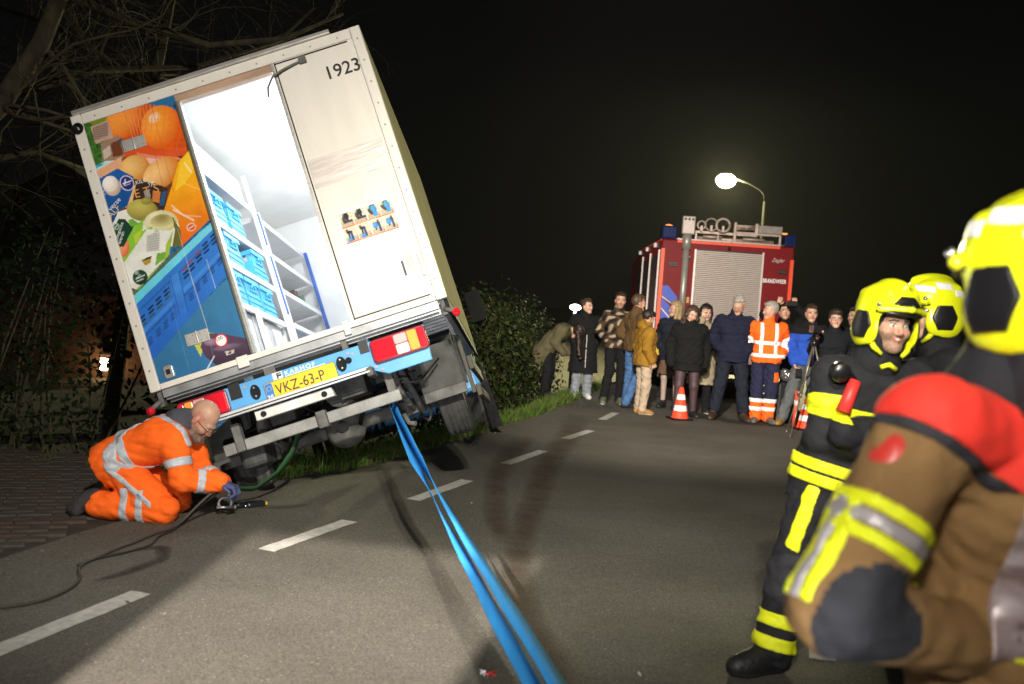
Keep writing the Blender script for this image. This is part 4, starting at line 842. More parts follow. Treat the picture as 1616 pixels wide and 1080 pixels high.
# crates standing on the shelves: things of their own
cblue = mat('crate_blue', (.07, .42, .72), .45, var=.06); cin = mat('crate_inner', (.05, .30, .6), .5)
def crate_mesh():
    L, W, Hh = .40, .54, .26; m = MB(); t = .012
    m.box((-L/2, -W/2, 0), (L/2, W/2, t))
    for s in (-1, 1):
        m.box((s*(L/2-t) if s > 0 else -L/2, -W/2, t), (L/2 if s > 0 else -L/2+t, W/2, Hh*.62)); m.box((-L/2+t, s*(W/2-t) if s > 0 else -W/2, t), (L/2-t, W/2 if s > 0 else -W/2+t, Hh*.55))
        for k in range(7): x = -L/2+.03+k*(L-.06)/6; m.box((x-.012, s*(W/2-.006)-.006, Hh*.55), (x+.012, s*(W/2-.006)+.006, Hh*.86))
        for k in range(9): y = -W/2+.03+k*(W-.06)/8; m.box((s*(L/2-.006)-.006, y-.014, Hh*.62), (s*(L/2-.006)+.006, y+.014, Hh*.86))
        m.box((-L/2-.012, s*(W/2)-.014, Hh*.86), (L/2+.012, s*(W/2)+.014, Hh)); m.box((s*L/2-.014, -W/2+.015, Hh*.86), (s*L/2+.014, W/2-.015, Hh))
        m.tube([(x_, s*(W/2+.004), .16+.0*x_) for x_ in (-.10, .10)], .010, 6); m.tube([(.05*math.cos(a), s*(W/2+.016), .175+.035*math.sin(a)) for a in np.linspace(0, PI, 8)], .009, 6)
        m.box((-L/2, s*(W/2+.004)-.004, .05), (L/2, s*(W/2+.004)+.004, .065)); m.box((-L/2, s*(W/2+.004)-.004, .10), (L/2, s*(W/2+.004)+.004, .11))
    m.box((-.15, -.2, t), (.15, .2, Hh*.5), 1)
    return m.build('blue_crate', [cblue, cin])
c0 = crate_mesh(); first = True
spots_ = [(.42, 1.22, 'blue plastic crate on the top shelf nearest the truck opening'), (.88, 1.22, 'blue plastic crate second along the top shelf inside the truck'), (1.40, 1.22, 'blue plastic crate at the far end of the first unit top shelf'),
          (.50, .88, 'blue plastic crate on the middle shelf nearest the truck opening'), (1.0, .88, 'blue plastic crate second along the middle shelf inside the truck'), (1.78, .88, 'blue plastic crate at the far end of the middle shelf beside the upright'),
          (.30, .54, 'blue plastic crate on the lower shelf half hidden by the printed door'), (.76, .54, 'blue plastic crate second along the lower shelf inside the truck'), (1.22, .54, 'blue plastic crate third along the lower shelf inside the truck'), (1.70, .54, 'blue plastic crate last on the lower shelf next to the upright'), (3.05, .03, 'blue plastic crate alone at the bottom of the far shelf unit')]
for y, z, lab in spots_:
    o = c0 if first else link(c0.copy()); first = False
    o.matrix_world = TR @ Matrix.Translation((-.735, y, z+.002)) @ Matrix.Rotation(PI/2, 4, 'Z'); tag(o, lab, 'crate', 'blue crates on the truck shelves')
o = MB().cbox((0, 0, .09), (.16, .12, .18)).cbox((.0, .2, .07), (.2, .16, .14), 1).build('parcel', [mat('parcel_brown', (.10, .07, .06), .7), mat('parcel_green', (.10, .2, .14), .7)], None, .006); o.matrix_world = TR @ Matrix.Translation((-.62, 3.6, .925)); tag(o, 'small dark parcels lying on the middle shelf of the far unit', 'parcel')
# ------------------------------------------------------------------ people
def rotm(yaw, pitch, roll):      # head frame: pitch > 0 looks down, yaw > 0 turns to +x, roll > 0 tilts to +x
    return np.array((Matrix.Rotation(yaw, 3, 'Z') @ Matrix.Rotation(pitch, 3, 'X') @ Matrix.Rotation(roll, 3, 'Y')))
V3 = lambda *a: np.array(a, float)
def unit(v): v = np.asarray(v, float); return v/np.linalg.norm(v)
def stand(H=1.75, girth=1.):
    s = H/1.75; J = dict(pelvis=V3(0, 0, .95), waist=V3(0, 0, 1.08), chest=V3(0, .0, 1.27), neck=V3(0, .015, 1.475), head=V3(0, -.02, 1.615))
    for n, q in (('L', 1), ('R', -1)):
        J['sh'+n] = V3(q*.175*girth, .015, 1.40); J['el'+n] = V3(q*.245*girth, .045, 1.13); J['wr'+n] = V3(q*.25*girth, -.04, .90)
        J['hip'+n] = V3(q*.09*girth, 0, .92); J['kn'+n] = V3(q*.10, -.02, .50); J['an'+n] = V3(q*.105, .025, .085); J['toe'+n] = V3(q*.125, -.14, .03)
    return {k: v*s for k, v in J.items()}
def pockets(J, s=1., which='LR'):
    for n in which:
        q = 1 if n == 'L' else -1; J['el'+n] = J['sh'+n]+V3(q*.10, .09, -.265)*s; J['wr'+n] = J['hip'+n]+V3(q*.085, -.09, .07)*s
def head_field(F, hc, R, s=1., female=False, smile=0., k=.02):
    T = lambda x, y, z: hc+R@(V3(x, y, z)*s)
    F.ell(T(0, .018, .035), V3(.076, .096, .094)*s, .02, R); F.rc(T(0, -.03, -.02), T(0, -.052, -.085), .062*s, .030*s, .03)
    for q in (-1, 1):
        F.rc(T(q*.048, .0, -.045), T(q*.018, -.060, -.092), .026*s, .020*s, .03); F.ell(T(q*.036, -.058, -.030), V3(.03, .028, .032)*s, .02, R)
        F.rc(T(q*.045, -.070, .024), T(q*.014, -.083, .024), .010*s, .012*s, .015)
        F.rc(T(q*.032, -.104, .003), T(q*.034, -.100, .002), .017*s, .015*s, .010, sub=True)
        F.rc(T(q*.032, -.0735, .003), T(q*.033, -.073, .003), .0135*s, .0135*s, .004)
        F.rc(T(q*.010, -.094, -.033), T(q*.011, -.090, -.032), .0085*s, .008*s, .008); F.ell(T(q*.077, .014, -.008), V3(.011, .020, .031)*s, .008, R)
        if smile: F.ell(T(q*.040, -.070, -.028), V3(.020, .016, .016)*s, .015, R)
    F.rc(T(0, -.085, .012), T(0, -.104, -.026), .0085*s, .0125*s, .012)
    w = .026 if smile else .021; dz = .007*smile
    for q in (-1, 1):
        F.rc(T(0, -.0905, -.0525), T(q*w, -.080, -.0545+dz), .0062*s, .003*s, .005); F.rc(T(0, -.0885, -.0625), T(q*w, -.079, -.0565+dz), .0075*s, .003*s, .006)
        F.rc(T(0, -.0985, -.0575), T(q*w, -.086, -.0560+dz), .0026*s, .0018*s, .003, sub=True)
    F.rc(T(0, -.070, -.094), T(0, -.074, -.098), .019*s, .017*s, .02)
def head_paint(hc, R, s, stubble=False, teeth=0):                           # 0 skin 1 lips 2 brow 3 eye white 4 iris 5 flush
    def fn(P):
        q = ((P-hc)@R)/s; mi = np.zeros(len(P), int); ax = np.abs(q[:, 0])
        mi[(np.abs(q[:, 2]+.026) < .016) & (np.abs(ax-.042) < .018) & (q[:, 1] < -.05)] = 5; mi[(ax < .016) & (np.abs(q[:, 2]+.026) < .016) & (q[:, 1] < -.09)] = 5
        mi[(ax > .066) & (np.abs(q[:, 2]) < .05) & (np.abs(q[:, 1]-.01) < .04)] = 5
        if stubble: mi[(q[:, 2] < -.03) & (q[:, 1] < .0) & (q[:, 2] > -.125) & ((q[:, 2]+.03) < -.55*(-.09-q[:, 1])-.0)] = 6
        mi[(np.abs(q[:, 2]+.0575) < .0105) & (ax < .024) & (q[:, 1] < -.074)] = 1
        bz = q[:, 2]-(.026-.35*np.maximum(ax-.036, 0)-.10*np.maximum(.03-ax, 0)); mi[(np.abs(bz) < .0042) & (ax > .013) & (ax < .052) & (q[:, 1] < -.055)] = 2
        ex = ax-.0325; ez = q[:, 2]-.003; fr = q[:, 1] < -.076
        mi[(ex**2/.0125**2+ez**2/.0062**2 < 1) & fr] = 3; mi[(ex**2+ez**2 < .0053**2) & (np.abs(ez) < .0052) & fr] = 4
        lid = (ex**2/.0155**2+(ez-.002)**2/.0095**2 < 1) & (ez > .0050) & fr; mi[lid & (mi != 3) & (mi != 4)] = 2
        if teeth: mi[(np.abs(q[:, 2]+.0562-.12*ax) < .0022) & (ax < .015) & (q[:, 1] < -.078)] = 3
        return mi
    return fn
def hand_field(F, w, d, nrm, s=1., curl=.35, side=1):              # w wrist, d along the hand, nrm = palm side
    d = unit(d); nrm = unit(nrm-d*(nrm@d)); sx = np.cross(d, nrm)*side
    pe = w+d*.085*s; F.rc(w, w+d*.03*s, .026*s, .027*s, .02)
    for q in (-1.5, -.5, .5, 1.5): F.rc(w+d*.02*s+sx*q*.012*s, pe+sx*q*.018*s, .015*s, .0125*s, .012)
    for i, q in enumerate((-1.5, -.5, .5, 1.5)):
        L = (.062, .075, .080, .070)[i]*s; a = pe+sx*q*.0195*s; d1 = unit(d*math.cos(curl)+nrm*math.sin(curl)+sx*q*.04); b = a+d1*L*.5; d2 = unit(d*math.cos(curl*2.4)+nrm*math.sin(curl*2.4)); c = b+d2*L*.5
        F.rc(a, b, .0098*s, .009*s, .004); F.rc(b, c, .009*s, .0072*s, .004)
    t0 = w+d*.02*s+sx*.024*s; t1 = t0+(d*.6+sx*.75+nrm*.2)*.042*s; t2 = t1+(d*.9+sx*.15+nrm*.35)*.035*s; F.rc(t0, t1, .0135*s, .0105*s, .01); F.rc(t1, t2, .0105*s, .008*s, .004)
def torso_field(F, J, g=1., gr=0., k=.07, hip=True):
    ax = unit(J['shL']-J['shR']); hx = unit(J['hipL']-J['hipR']); c = J['chest']; p = J['pelvis']; w = J['waist']
    dn = unit(J['chest']-J['neck'])*.048; F.rc(J['shR']*.86+J['neck']*.14+dn, J['shL']*.86+J['neck']*.14+dn, .056*g+gr*.7, None, k)
    F.rc(c-ax*.070*g, c+ax*.070*g, .104*g+gr, None, k); F.rc(w-hx*.056*g, w+hx*.056*g, .094*g+gr, None, k)
    if hip: F.rc(p-hx*.068*g, p+hx*.068*g, .102*g+gr*.9, None, k)
    F.rc(c*.5+J['neck']*.5, J['neck']-unit(J['neck']-c)*.02, .070*g+gr*.6, .046+gr*.4, .06)
def arm_field(F, J, n, g=1., gr=0., k=.04, rw=.03, stop=None):
    ge = gr*.72; d_ = unit(J['el'+n]-J['sh'+n]); F.rc(J['sh'+n]+d_*.02, J['el'+n], .054*g+ge, .044*g+ge, k); F.rc(J['el'+n], stop if stop is not None else J['wr'+n], .044*g+ge, rw*g+ge, .03)
def leg_field(F, J, n, r=(.088, .058, .040), k=.05):
    F.rc(J['hip'+n], J['kn'+n], r[0], r[1], k); F.rc(J['kn'+n], J['an'+n], r[1], r[2], .03)
skin_c = dict(a=((.50, .30, .21), (.42, .14, .10), (.50, .235, .165)), b=((.44, .25, .17), (.36, .12, .09), (.44, .19, .13)), c=((.55, .35, .26), (.48, .16, .13), (.56, .28, .20)))
def skin_mats(t, brow):
    a, l, f = skin_c[t]
    return [mat('skin_'+t, a, .5, var=.08, vscale=30, spec=.4), mat('lips_'+t, l, .4, var=.05), mat('brow_%d' % int(brow[0]*999), brow, .8), mat('eye_white', (.66, .62, .58), .25), mat('eye_iris', (.03, .025, .02), .15), mat('flush_'+t, f, .5, var=.1, vscale=40), mat('stubble_'+t, tuple(x*.62 for x in a), .7, var=.3, vscale=90), mat('tights', (.055, .03, .035), .6), mat('pale_tights', (.36, .27, .23), .6)]
def hair_field(hc, R, s, style, seed=0):
    F = Field(); T = lambda x, y, z: hc+R@(V3(x, y, z)*s)
    top = .006 if style in ('short', 'thin') else .011
    F.ell(T(0, .022, .040), (V3(.080, .100, .098)+top)*s, .02, R)
    if style in ('short', 'mop'): F.ell(T(.01, -.045, .105), V3(.06, .05, .030 if style == 'mop' else .016)*s, .03, R)
    q0 = 0.
    def face(P):
        q = ((P-hc)@R)/s; zl = .078 if style != 'mop' else .066
        a = np.maximum(q[:, 2]*-1+zl-np.maximum(q[:, 1]+.03, 0)*2.2, -9)   # below the hair line in front
        low = -.055 if style in ('short', 'mop', 'thin', 'long', 'bun') else -.2
        fr = np.minimum(a, -q[:, 1]+.055-(q[:, 2] < -.0)*0)                # forward of the ear
        return (np.maximum(fr, low-q[:, 2])*s).astype(f4)
    F.keep(face)
    if style == 'thin': F.keep(lambda P: (-((P-hc)@R)[:, 2]-.06*s+np.maximum(((P-hc)@R)[:, 1], 0)*0).astype(f4))
    if style in ('long', 'bob'):
        end = -.30 if style == 'long' else -.14
        for q in (-1, 1):
            F.rc(T(q*.062, -.012, .085), T(q*.082, -.012, -.02), .028*s, .026*s, .03); F.rc(T(q*.082, -.012, -.02), T(q*.075, -.03, end), .026*s, .030*s if style == 'bob' else .02*s, .03)
            F.rc(T(q*.05, .05, .02), T(q*.06, .05, end), .05*s, .035*s, .04)
        F.rc(T(0, .07, .02), T(0, .075, end), .06*s, .045*s, .04)
    if style == 'bun': F.ell(T(0, .125, .07), V3(.04, .04, .04)*s, .02)
    K = np.random.default_rng(seed).normal(size=(3, 3))*np.array([1, 1, .25])*190/s
    F.off(lambda P: (.0022*s*(np.sin(P@K[0].astype(f4))+np.sin(P@K[1].astype(f4)+1)+np.sin(P@K[2].astype(f4)*.5))).astype(f4))
    return F
def shoe(J, n, m, sole, parent, h, high=.0, s=1., r=.043, name='shoe'):
    a, t = J['an'+n], J['toe'+n]; d = unit((t-a)*V3(1, 1, 0)); z = min(a[2]-.085*s, t[2]-.03*s); up = V3(0, 0, 1)
    heel = V3(*(a-d*.035*s)[:2], z+.045*s); toe = V3(*(t)[:2], z+.035*s); F = Field()
    F.rc(heel, toe-d*.04*s, r*s, (r-.002)*s, .02); F.rc(toe-d*.05*s, toe+d*.01*s, (r+.002)*s, (r-.008)*s, .02); F.rc(a, toe-d*.02*s, (r+.004)*s, (r-.004)*s, .03); F.rc(heel+d*.03*s+up*.02*s, a+up*(.02+high), (r+.002)*s, (r+.004+high*.05)*s, .03)
    F.cut(V3(0, 0, z), V3(0, 0, -1)); F.cut(V3(0, 0, a[2]+.045*s+high), V3(0, 0, 1))
    return solid(name, F, h, [m, sole], parent, lambda P: (P[:, 2] < z+.022*s).astype(int))
def folds_torso(J, amp, seed): return wr(amp, 26, seed)
DEF = dict(H=1.75, yaw=0, head=(0, 0, 0), girth=1., skin='a', hair=('short', (.03, .02, .012)), top=None, leg=None, shoes=None, hands='', h=.0105, hh=.0062, female=False, smile=0, hs=1., stubble=False)
def person(label, x, y, group=None, **kw):
    o = dict(DEF); o.update(kw); J = o.get('J') or stand(o['H'], o['girth']); s = o['H']/1.75; z0 = o.get('z', 0.)
    if o.get('mod'): o['mod'](J, s)
    r = empty('person', (x, y, z0), math.radians(o['yaw']), label, 'person', group)
    R = rotm(*[math.radians(a) for a in o['head']]); hc = J['head']; s *= o['hs']; g = o['girth']; h = o['h']; seed = int(abs(x*71+y*13))
    sm = skin_mats(o['skin'], o['hair'][1])
    # body: one continuous skin surface from head to feet
    F = Field(); torso_field(F, J, g*.9, -.012); F.rc(J['neck']-(J['head']-J['neck'])*.25, hc+R@V3(0, .018, -.05)*s, .056*s, .053*s, .03)
    for n in 'LR':
        arm_field(F, J, n, .85, -.008); leg_field(F, J, n, o.get('legr', (.078, .05, .036)))
        F.rc(J['an'+n], J['toe'+n]-(J['toe'+n]-J['an'+n])*.25, .033, .022, .03)
    hb0, hb1 = hc-.19*s, hc+.19*s
    def bp(P):
        mi = np.zeros(len(P), int); m = ((P > hb0) & (P < hb1)).all(1); mi[m] = head_paint(hc, R, s, o['stubble'], o['smile'])(P[m])
        if o.get('tights'): mi[P[:, 2] < J['hipL'][2]] = 7 if o['tights'] == 1 else 8
        return mi
    for n in 'LR':
        if n in o['hands']:
            d = o.get('hd'+n); d = d if d is not None else unit(J['wr'+n]-J['el'+n]); hand_field(F, J['wr'+n], d, o.get('hn'+n, V3(0, 0, -1) if abs(d[2]) < .7 else V3(-1 if n == 'L' else 1, 0, 0)), 1., o.get('curl', .4), 1 if n == 'L' else -1)
    HF = Field(); HF.ops = list(F.ops); head_field(HF, hc, R, s, o['female'], o['smile'])
    # the body is meshed once, at the resolution the face and fingers need
    solid('body', HF, o['hh'], sm, r, bp, slack=5.)
    if o['hair'][0] != 'none':
        hm = mat('hair_%d_%d' % (int(o['hair'][1][0]*999), int(o['hair'][1][2]*999)), o['hair'][1], .55, var=.35, vscale=60, stretch=(1, 1, .2))
        solid('hair', hair_field(hc, R, s, o['hair'][0], seed), o['hh'], hm, r)
    # upper garment
    if o['top']:
        t = dict(hem=-.07, gr=.016, sleeve=.02, collar=.0, fold=.0055, puff=0., flare=0.); t.update(o['top']); F = Field(); up = unit(J['chest']-J['pelvis'])
        torso_field(F, J, g, t['gr'], .07)
        he = J['pelvis']+up*t['hem']*s
        if t['hem'] < -.05: F.rc(J['pelvis']-unit(J['hipL']-J['hipR'])*.06, he-unit(J['hipL']-J['hipR'])*.06-up*.05, .10*g+t['gr'], .10*g+t['gr']+t['flare'], .06).rc(J['pelvis']+unit(J['hipL']-J['hipR'])*.06, he+unit(J['hipL']-J['hipR'])*.06-up*.05, .10*g+t['gr'], .10*g+t['gr']+t['flare'], .06)
        F.cut(he, -up)
        for n in 'LR': arm_field(F, J, n, g, t['gr'], .05, .034, J['wr'+n]-unit(J['wr'+n]-J['el'+n])*t['sleeve'])
        if t['collar']: F.rc(J['neck']-(hc-J['neck'])*.15, J['neck']+(hc-J['neck'])*(.15+t['collar']), .068*s+t['gr']*.5, .064*s+t['gr']*.3, .03); nk = J['neck']+(hc-J['neck'])*(.35+t['collar']); F.rc(nk-(hc-J['neck'])*.1, nk+(hc-J['neck'])*.4, .052*s, .056*s, .008, sub=True)
        if t.get('hood'): F.ell(J['neck']+V3(0, .075, .02), V3(.10, .055, .075), .04)
        F.off(wr(t['fold'], t.get('fr', 52), seed))
        if t['puff']:
            pk = 2*PI/.085; pa = t['puff']; F.off(lambda P: (pa*(np.abs(np.sin((P-J['pelvis']).astype(f4)@up.astype(f4)*pk*.5))**.6*-1+.5)).astype(f4))
        pf = t.get('paint'); solid('jacket', F, h, t['mats'], r, (lambda P: pf(P, J)) if pf else None); o['_top'] = F
        for nm, fn, m, bb in t.get('bands', ()):
            G = Field(); G.ops = list(F.ops); G.off(lambda P: np.full(len(P), -.006, f4)); G.keep(lambda P, fn=fn: fn(P, J)); lo, hi = F.bounds()
            solid(nm, G, h*.8, m, r)
        if t.get('zip'):
            m_ = t['zip']; pts = []; MBz = MB()
            for i in range(12):
                p = J['neck']*(1-i/11)+(he)*(i/11)+V3(0, -.3, 0); q = p.copy()
                for _ in range(60):
                    dd = float(F(np.array([q], f4))[0])
                    if dd < .003: break
                    q = q+V3(0, dd*.8, 0)
                pts.append(Vector(q))
            MBz.tube(pts, .006, 5).build('zip', m_, r)
    if o['leg']:
        l = dict(r=(.094, .073, .062), end=-.03, fold=.009, kind='trousers'); l.update(o['leg']); F = Field(); p = J['pelvis']; hx = unit(J['hipL']-J['hipR'])
        F.rc(p-hx*.065*g, p+hx*.065*g, .112*g, None, .05)
        if l['kind'] == 'skirt':
            e = V3(0, 0, l['end']); F.rc(p-hx*.05, V3(*(p-hx*.08)[:2], l['end']-.1), .11*g, .15*g, .08).rc(p+hx*.05, V3(*(p+hx*.08)[:2], l['end']-.1), .11*g, .15*g, .08); F.cut(e, V3(0, 0, -1))
            F.off(wr(.005, 40, seed))
        else:
            for n in 'LR': leg_field(F, J, n, l['r']); d = unit(J['an'+n]-J['kn'+n]); a = J['an'+n]+d*(.02-l['end']); F.keep(lambda P, a=a.astype(f4), d=d.astype(f4): np.where(np.sqrt(((P-a)**2).sum(1)) < .13, (P-a)@d, -1).astype(f4)) if l['end'] < .5 else None
            F.off(wr(l['fold'], l.get('fr', 50), seed+3))
        if not l.get('nocut'): F.cut(p+unit(J['chest']-p)*.10, unit(J['chest']-p))
        pf = l.get('paint'); solid('skirt' if l['kind'] == 'skirt' else 'trousers', F, h, l['mats'], r, (lambda P: pf(P, J)) if pf else None)
        for nm, fn, m, bb in l.get('bands', ()):
            G = Field(); G.ops = list(F.ops); G.off(lambda P: np.full(len(P), -.006, f4)); G.keep(lambda P, fn=fn: fn(P, J)); solid(nm, G, h*.8, m, r)
    if o['shoes']:
        m, so, hi = o['shoes']
        for n in 'LR': shoe(J, n, m, so, r, h*.8, hi, s/o['hs'])
    if o.get('glasses'):
        T = lambda x, y_, z: Vector(hc+R@(V3(x, y_, z)*s)); gl = MB()
        for q in (-1, 1):
            gl.tube([T(q*.033+.021*math.cos(a), -.106+.004*abs(math.cos(a)), .0+.016*math.sin(a)) for a in np.linspace(0, 2*PI, 13)[:-1]], .0018, 4, closed=True); gl.tube([T(q*.054, -.100, .004), T(q*.079, -.04, .006), T(q*.082, .01, .004)], .0018, 4)
        gl.tube([T(-.012, -.108, .003), T(.012, -.108, .003)], .0018, 4).build('glasses', mat('glasses_frame', o['glasses'], .3), r, flip=False)
    r['_'] = 0; del r['_']; r_info[r.name] = (J, R, hc, s, o.get('_top'))
    return r
r_info = {}
slab = lambda c, n, w: (lambda P, J: (np.abs((P-c(J).astype(f4))@unit(n(J)).astype(f4))-w/2).astype(f4))
def near(fn, a, b, rad):                                            # keep only what lies near the bone a-b
    def f(P, J):
        A_, B_ = a(J).astype(f4), b(J).astype(f4); ab = B_-A_; t = np.clip((P-A_)@ab/(ab@ab), 0, 1); q = P-A_-t[:, None]*ab
        return np.maximum(fn(P, J), np.sqrt((q*q).sum(1))-rad)
    return f
def away(fn, a, b, rad):
    def f(P, J):
        A_, B_ = a(J).astype(f4), b(J).astype(f4); ab = B_-A_; t = np.clip((P-A_)@ab/(ab@ab), 0, 1); q = P-A_-t[:, None]*ab
        return np.maximum(fn(P, J), rad-np.sqrt((q*q).sum(1)))
    return f
jn = lambda n: (lambda J: J[n]); lerp_ = lambda a, b, t: (lambda J: J[a]*(1-t)+J[b]*t); dirn = lambda a, b: (lambda J: J[b]-J[a])
refl = mat('retroreflective_silver', (.80, .80, .80), .45, var=.06, vscale=20, bump=.1, bscale=60)
hiorange = mat('hivis_orange', (.92, .135, .012), .8, var=.07, vscale=12, bump=.3, bscale=50, spec=.2)
hiyellow = mat('hivis_yellow', (.80, .86, .015), .6, var=.05, vscale=30, bump=.1, bscale=90, spec=.3)
# ------------------------------------------------------------------ the bystanders in front of the fire engine
GRP = 'bystanders watching the recovery from the road'
wsole = mat('white_sole', (.6, .58, .55), .6); dsole = mat('dark_sole', (.02, .018, .016), .8)
S = lambda n, c, so=None, hi=.0: (mat('shoe_'+n, c, .6, var=.25, vscale=30), so or dsole, hi)
# woman bending over
def m1(J, s):
    J['pelvis'] = V3(-.02, 0, .92)*s; J['waist'] = V3(-.01, -.05, 1.04)*s; J['chest'] = V3(0, -.20, 1.16)*s; J['neck'] = V3(0, -.36, 1.22)*s; J['head'] = V3(0, -.48, 1.18)*s
    for n, q in (('L', 1), ('R', -1)):
        J['sh'+n] = V3(q*.17, -.27, 1.22)*s; J['el'+n] = V3(q*.20, -.14, .98)*s; J['wr'+n] = V3(q*.14, -.30, .80)*s
p1 = person('woman in an olive coat bending forward with dark hair hanging down', .62, 16.4, GRP, H=1.68, yaw=75, head=(0, 78, 0), mod=m1, hair=('none', (.02, .012, .008)), z=-.03,
       top=dict(mats=[cloth('olive', (.085, .075, .04))], hem=-.34, gr=.03, flare=.05, fold=.008), leg=dict(mats=[cloth('black', (.008, .008, .009))]), shoes=S('black', (.01, .01, .01)), female=True)
J_, R_, hc_, s_, _t = r_info[p1.name]; F = Field(); F.ell(hc_+R_@V3(0, .02, .03), V3(.10, .115, .115), .03, R_)
for q in range(7): F.rc(hc_+V3(-.08+.026*q, -.02, .0), hc_+V3(-.13+.043*q, -.07-.02*(q % 3), -.36-.03*((q*5) % 3)), .045, .022, .03)
F.off(wr(.008, 90, 4)); solid('hair', F, .009, mat('hair_dark', (.018, .011, .008), .5, var=.4, vscale=50), p1)
# woman in long coat
def m2(J, s): pockets(J, s)
person('woman in a long black padded coat with a white zip and white trainers', 1.2, 16.5, GRP, H=1.66, yaw=8, head=(38, 2, 0), mod=m2, hair=('bun', (.05, .03, .018)), female=True, skin='c',
       top=dict(mats=[cloth('black', (.008, .008, .009))], hem=-.48, gr=.045, flare=.045, fold=.008, collar=.15, zip=mat('white_zip', (.6, .6, .6), .4), hood=True), leg=dict(mats=[cloth('pale_jeans', (.20, .22, .25))], r=(.09, .078, .07)), shoes=S('white', (.6, .59, .55), wsole))
def camo(P, J):
    a = np.sin(P@V3(31, 17, 23).astype(f4)+2*np.sin(P@V3(-11, 23, 19).astype(f4)))+np.sin(P@V3(-19, 29, 37).astype(f4)); return np.where(a > .75, 1, np.where(a < -.8, 2, 0))
def m3(J, s): pockets(J, s); J['anR'] += V3(-.06, -.05, 0); J['toeR'] += V3(-.10, -.05, 0)
person('young man in a camouflage jacket and black trousers', 1.68, 15.95, GRP, H=1.80, yaw=12, head=(-12, 4, 3), mod=m3, hair=('short', (.035, .02, .012)), stubble=True,
       top=dict(mats=[cloth('camo_brown', (.06, .035, .024)), cloth('camo_sand', (.30, .25, .17)), cloth('camo_dark', (.012, .010, .009))], paint=camo, gr=.026, fold=.0065, collar=.12), leg=dict(mats=[cloth('black', (.008, .008, .009))]), shoes=S('green', (.12, .13, .08), wsole))
def m4(J, s): pockets(J, s); J['anR'] += V3(.06, .10, 0); J['toeR'] += V3(.06, .10, 0)
person('young man in a brown jacket and blue jeans seen from behind his shoulder', 1.92, 15.55, GRP, H=1.78, yaw=118, head=(-15, 6, 0), mod=m4, hair=('short', (.075, .042, .02)),
       top=dict(mats=[cloth('brown', (.10, .058, .024))], gr=.03, fold=.0065, collar=.1), leg=dict(mats=[cloth('denim', (.055, .12, .26), .3)]), shoes=S('black', (.01, .01, .01)))
def m5(J, s): J['anL'] += V3(.05, -.03, 0); J['toeL'] += V3(.06, -.02, 0); J['elR'] += V3(-.02, .03, 0)
person('boy in a mustard coat with beige trousers and tan shoes', 1.98, 14.75, GRP, H=1.55, yaw=105, head=(10, 26, 0), mod=m5, hair=('mop', (.018, .012, .009)), hands='LR', curl=.9,
       top=dict(mats=[cloth('mustard', (.26, .135, .016))], gr=.034, hem=-.13, fold=.0065, collar=.15, hood=True), leg=dict(mats=[cloth('beige', (.40, .31, .23))], r=(.085, .065, .052)), shoes=S('tan', (.30, .15, .04), mat('pale_sole', (.45, .4, .3), .7), .03))
person('blond woman in glasses and a dark quilted jacket with a brown skirt', 2.56, 15.85, GRP, H=1.72, yaw=-25, head=(-48, 2, 0), mod=m2, hair=('bob', (.34, .24, .12)), female=True, glasses=(.10, .05, .03), tights=2,
       top=dict(mats=[cloth('midnight', (.012, .015, .024))], gr=.035, hem=-.16, puff=.009, collar=.2), leg=dict(mats=[cloth('brown_skirt', (.13, .075, .05))], kind='skirt', end=.55), shoes=S('black', (.01, .01, .01)))
def m7(J, s):
    for n, q in (('L', 1), ('R', -1)): J['el'+n] += V3(q*.02, .05, 0); J['wr'+n] += V3(q*.0, .07, .0); J['an'+n] += V3(q*.03, 0, 0); J['toe'+n] += V3(q*.05, .01, 0); J['kn'+n] += V3(q*.015, 0, 0)
person('young woman in a black sweater and black miniskirt with dark tights and boots', 2.62, 14.72, GRP, H=1.66, yaw=0, head=(14, 24, 10), mod=m7, hair=('long', (.06, .032, .02)), female=True, skin='c', tights=1, hands='', girth=1.06, legr=(.095, .066, .046),
       top=dict(mats=[cloth('black', (.008, .008, .009))], gr=.04, hem=-.10, fold=.007, sleeve=-.06, collar=.06), leg=dict(mats=[cloth('black', (.008, .008, .009))], kind='skirt', end=.70), shoes=S('boots', (.012, .011, .011), None, .13))
def m8(J, s): J['elR'] = J['shR']+V3(-.06, -.16, -.20)*s; J['wrR'] = J['head']+V3(-.055, -.12, -.10)*s
person('dark haired young woman holding a hand to her face behind the man in navy', 2.98, 15.5, GRP, H=1.70, yaw=-5, head=(12, 12, 0), mod=m8, hair=('long', (.016, .010, .008)), female=True, skin='c', hands='R', hdR=V3(.15, .05, .98), hnR=V3(0, 1, 0), curl=.15,
       top=dict(mats=[cloth('sand_coat', (.30, .25, .17))], gr=.03, hem=-.48, flare=.03, fold=.0065), leg=dict(mats=[cloth('black', (.008, .008, .009))], r=(.085, .065, .052)), shoes=S('black_white', (.012, .012, .013), wsole))
def m9(J, s):
    pockets(J, s)
    for n, q in (('L', 1), ('R', -1)): J['an'+n] += V3(q*.11, -.02, 0); J['toe'+n] += V3(q*.15, -.02, 0); J['kn'+n] += V3(q*.055, 0, 0)
    J['head'] += V3(.02, -.03, -.01)
p9 = person('grey haired man in glasses and a navy puffer jacket with hands in pockets', 3.27, 14.7, GRP, H=1.86, yaw=-4, head=(-22, 24, 4), mod=m9, hair=('short', (.36, .34, .31)), glasses=(.03, .025, .02), girth=1.12,
       top=dict(mats=[cloth('navy', (.011, .013, .032))], gr=.036, hem=-.12, puff=.010, collar=.12), leg=dict(mats=[cloth('dark_denim', (.012, .016, .026))], r=(.108, .085, .074), end=.08), shoes=S('brown_boots', (.045, .024, .016), None, .15))
J_, R_, hc_, s_, t9 = r_info[p9.name]
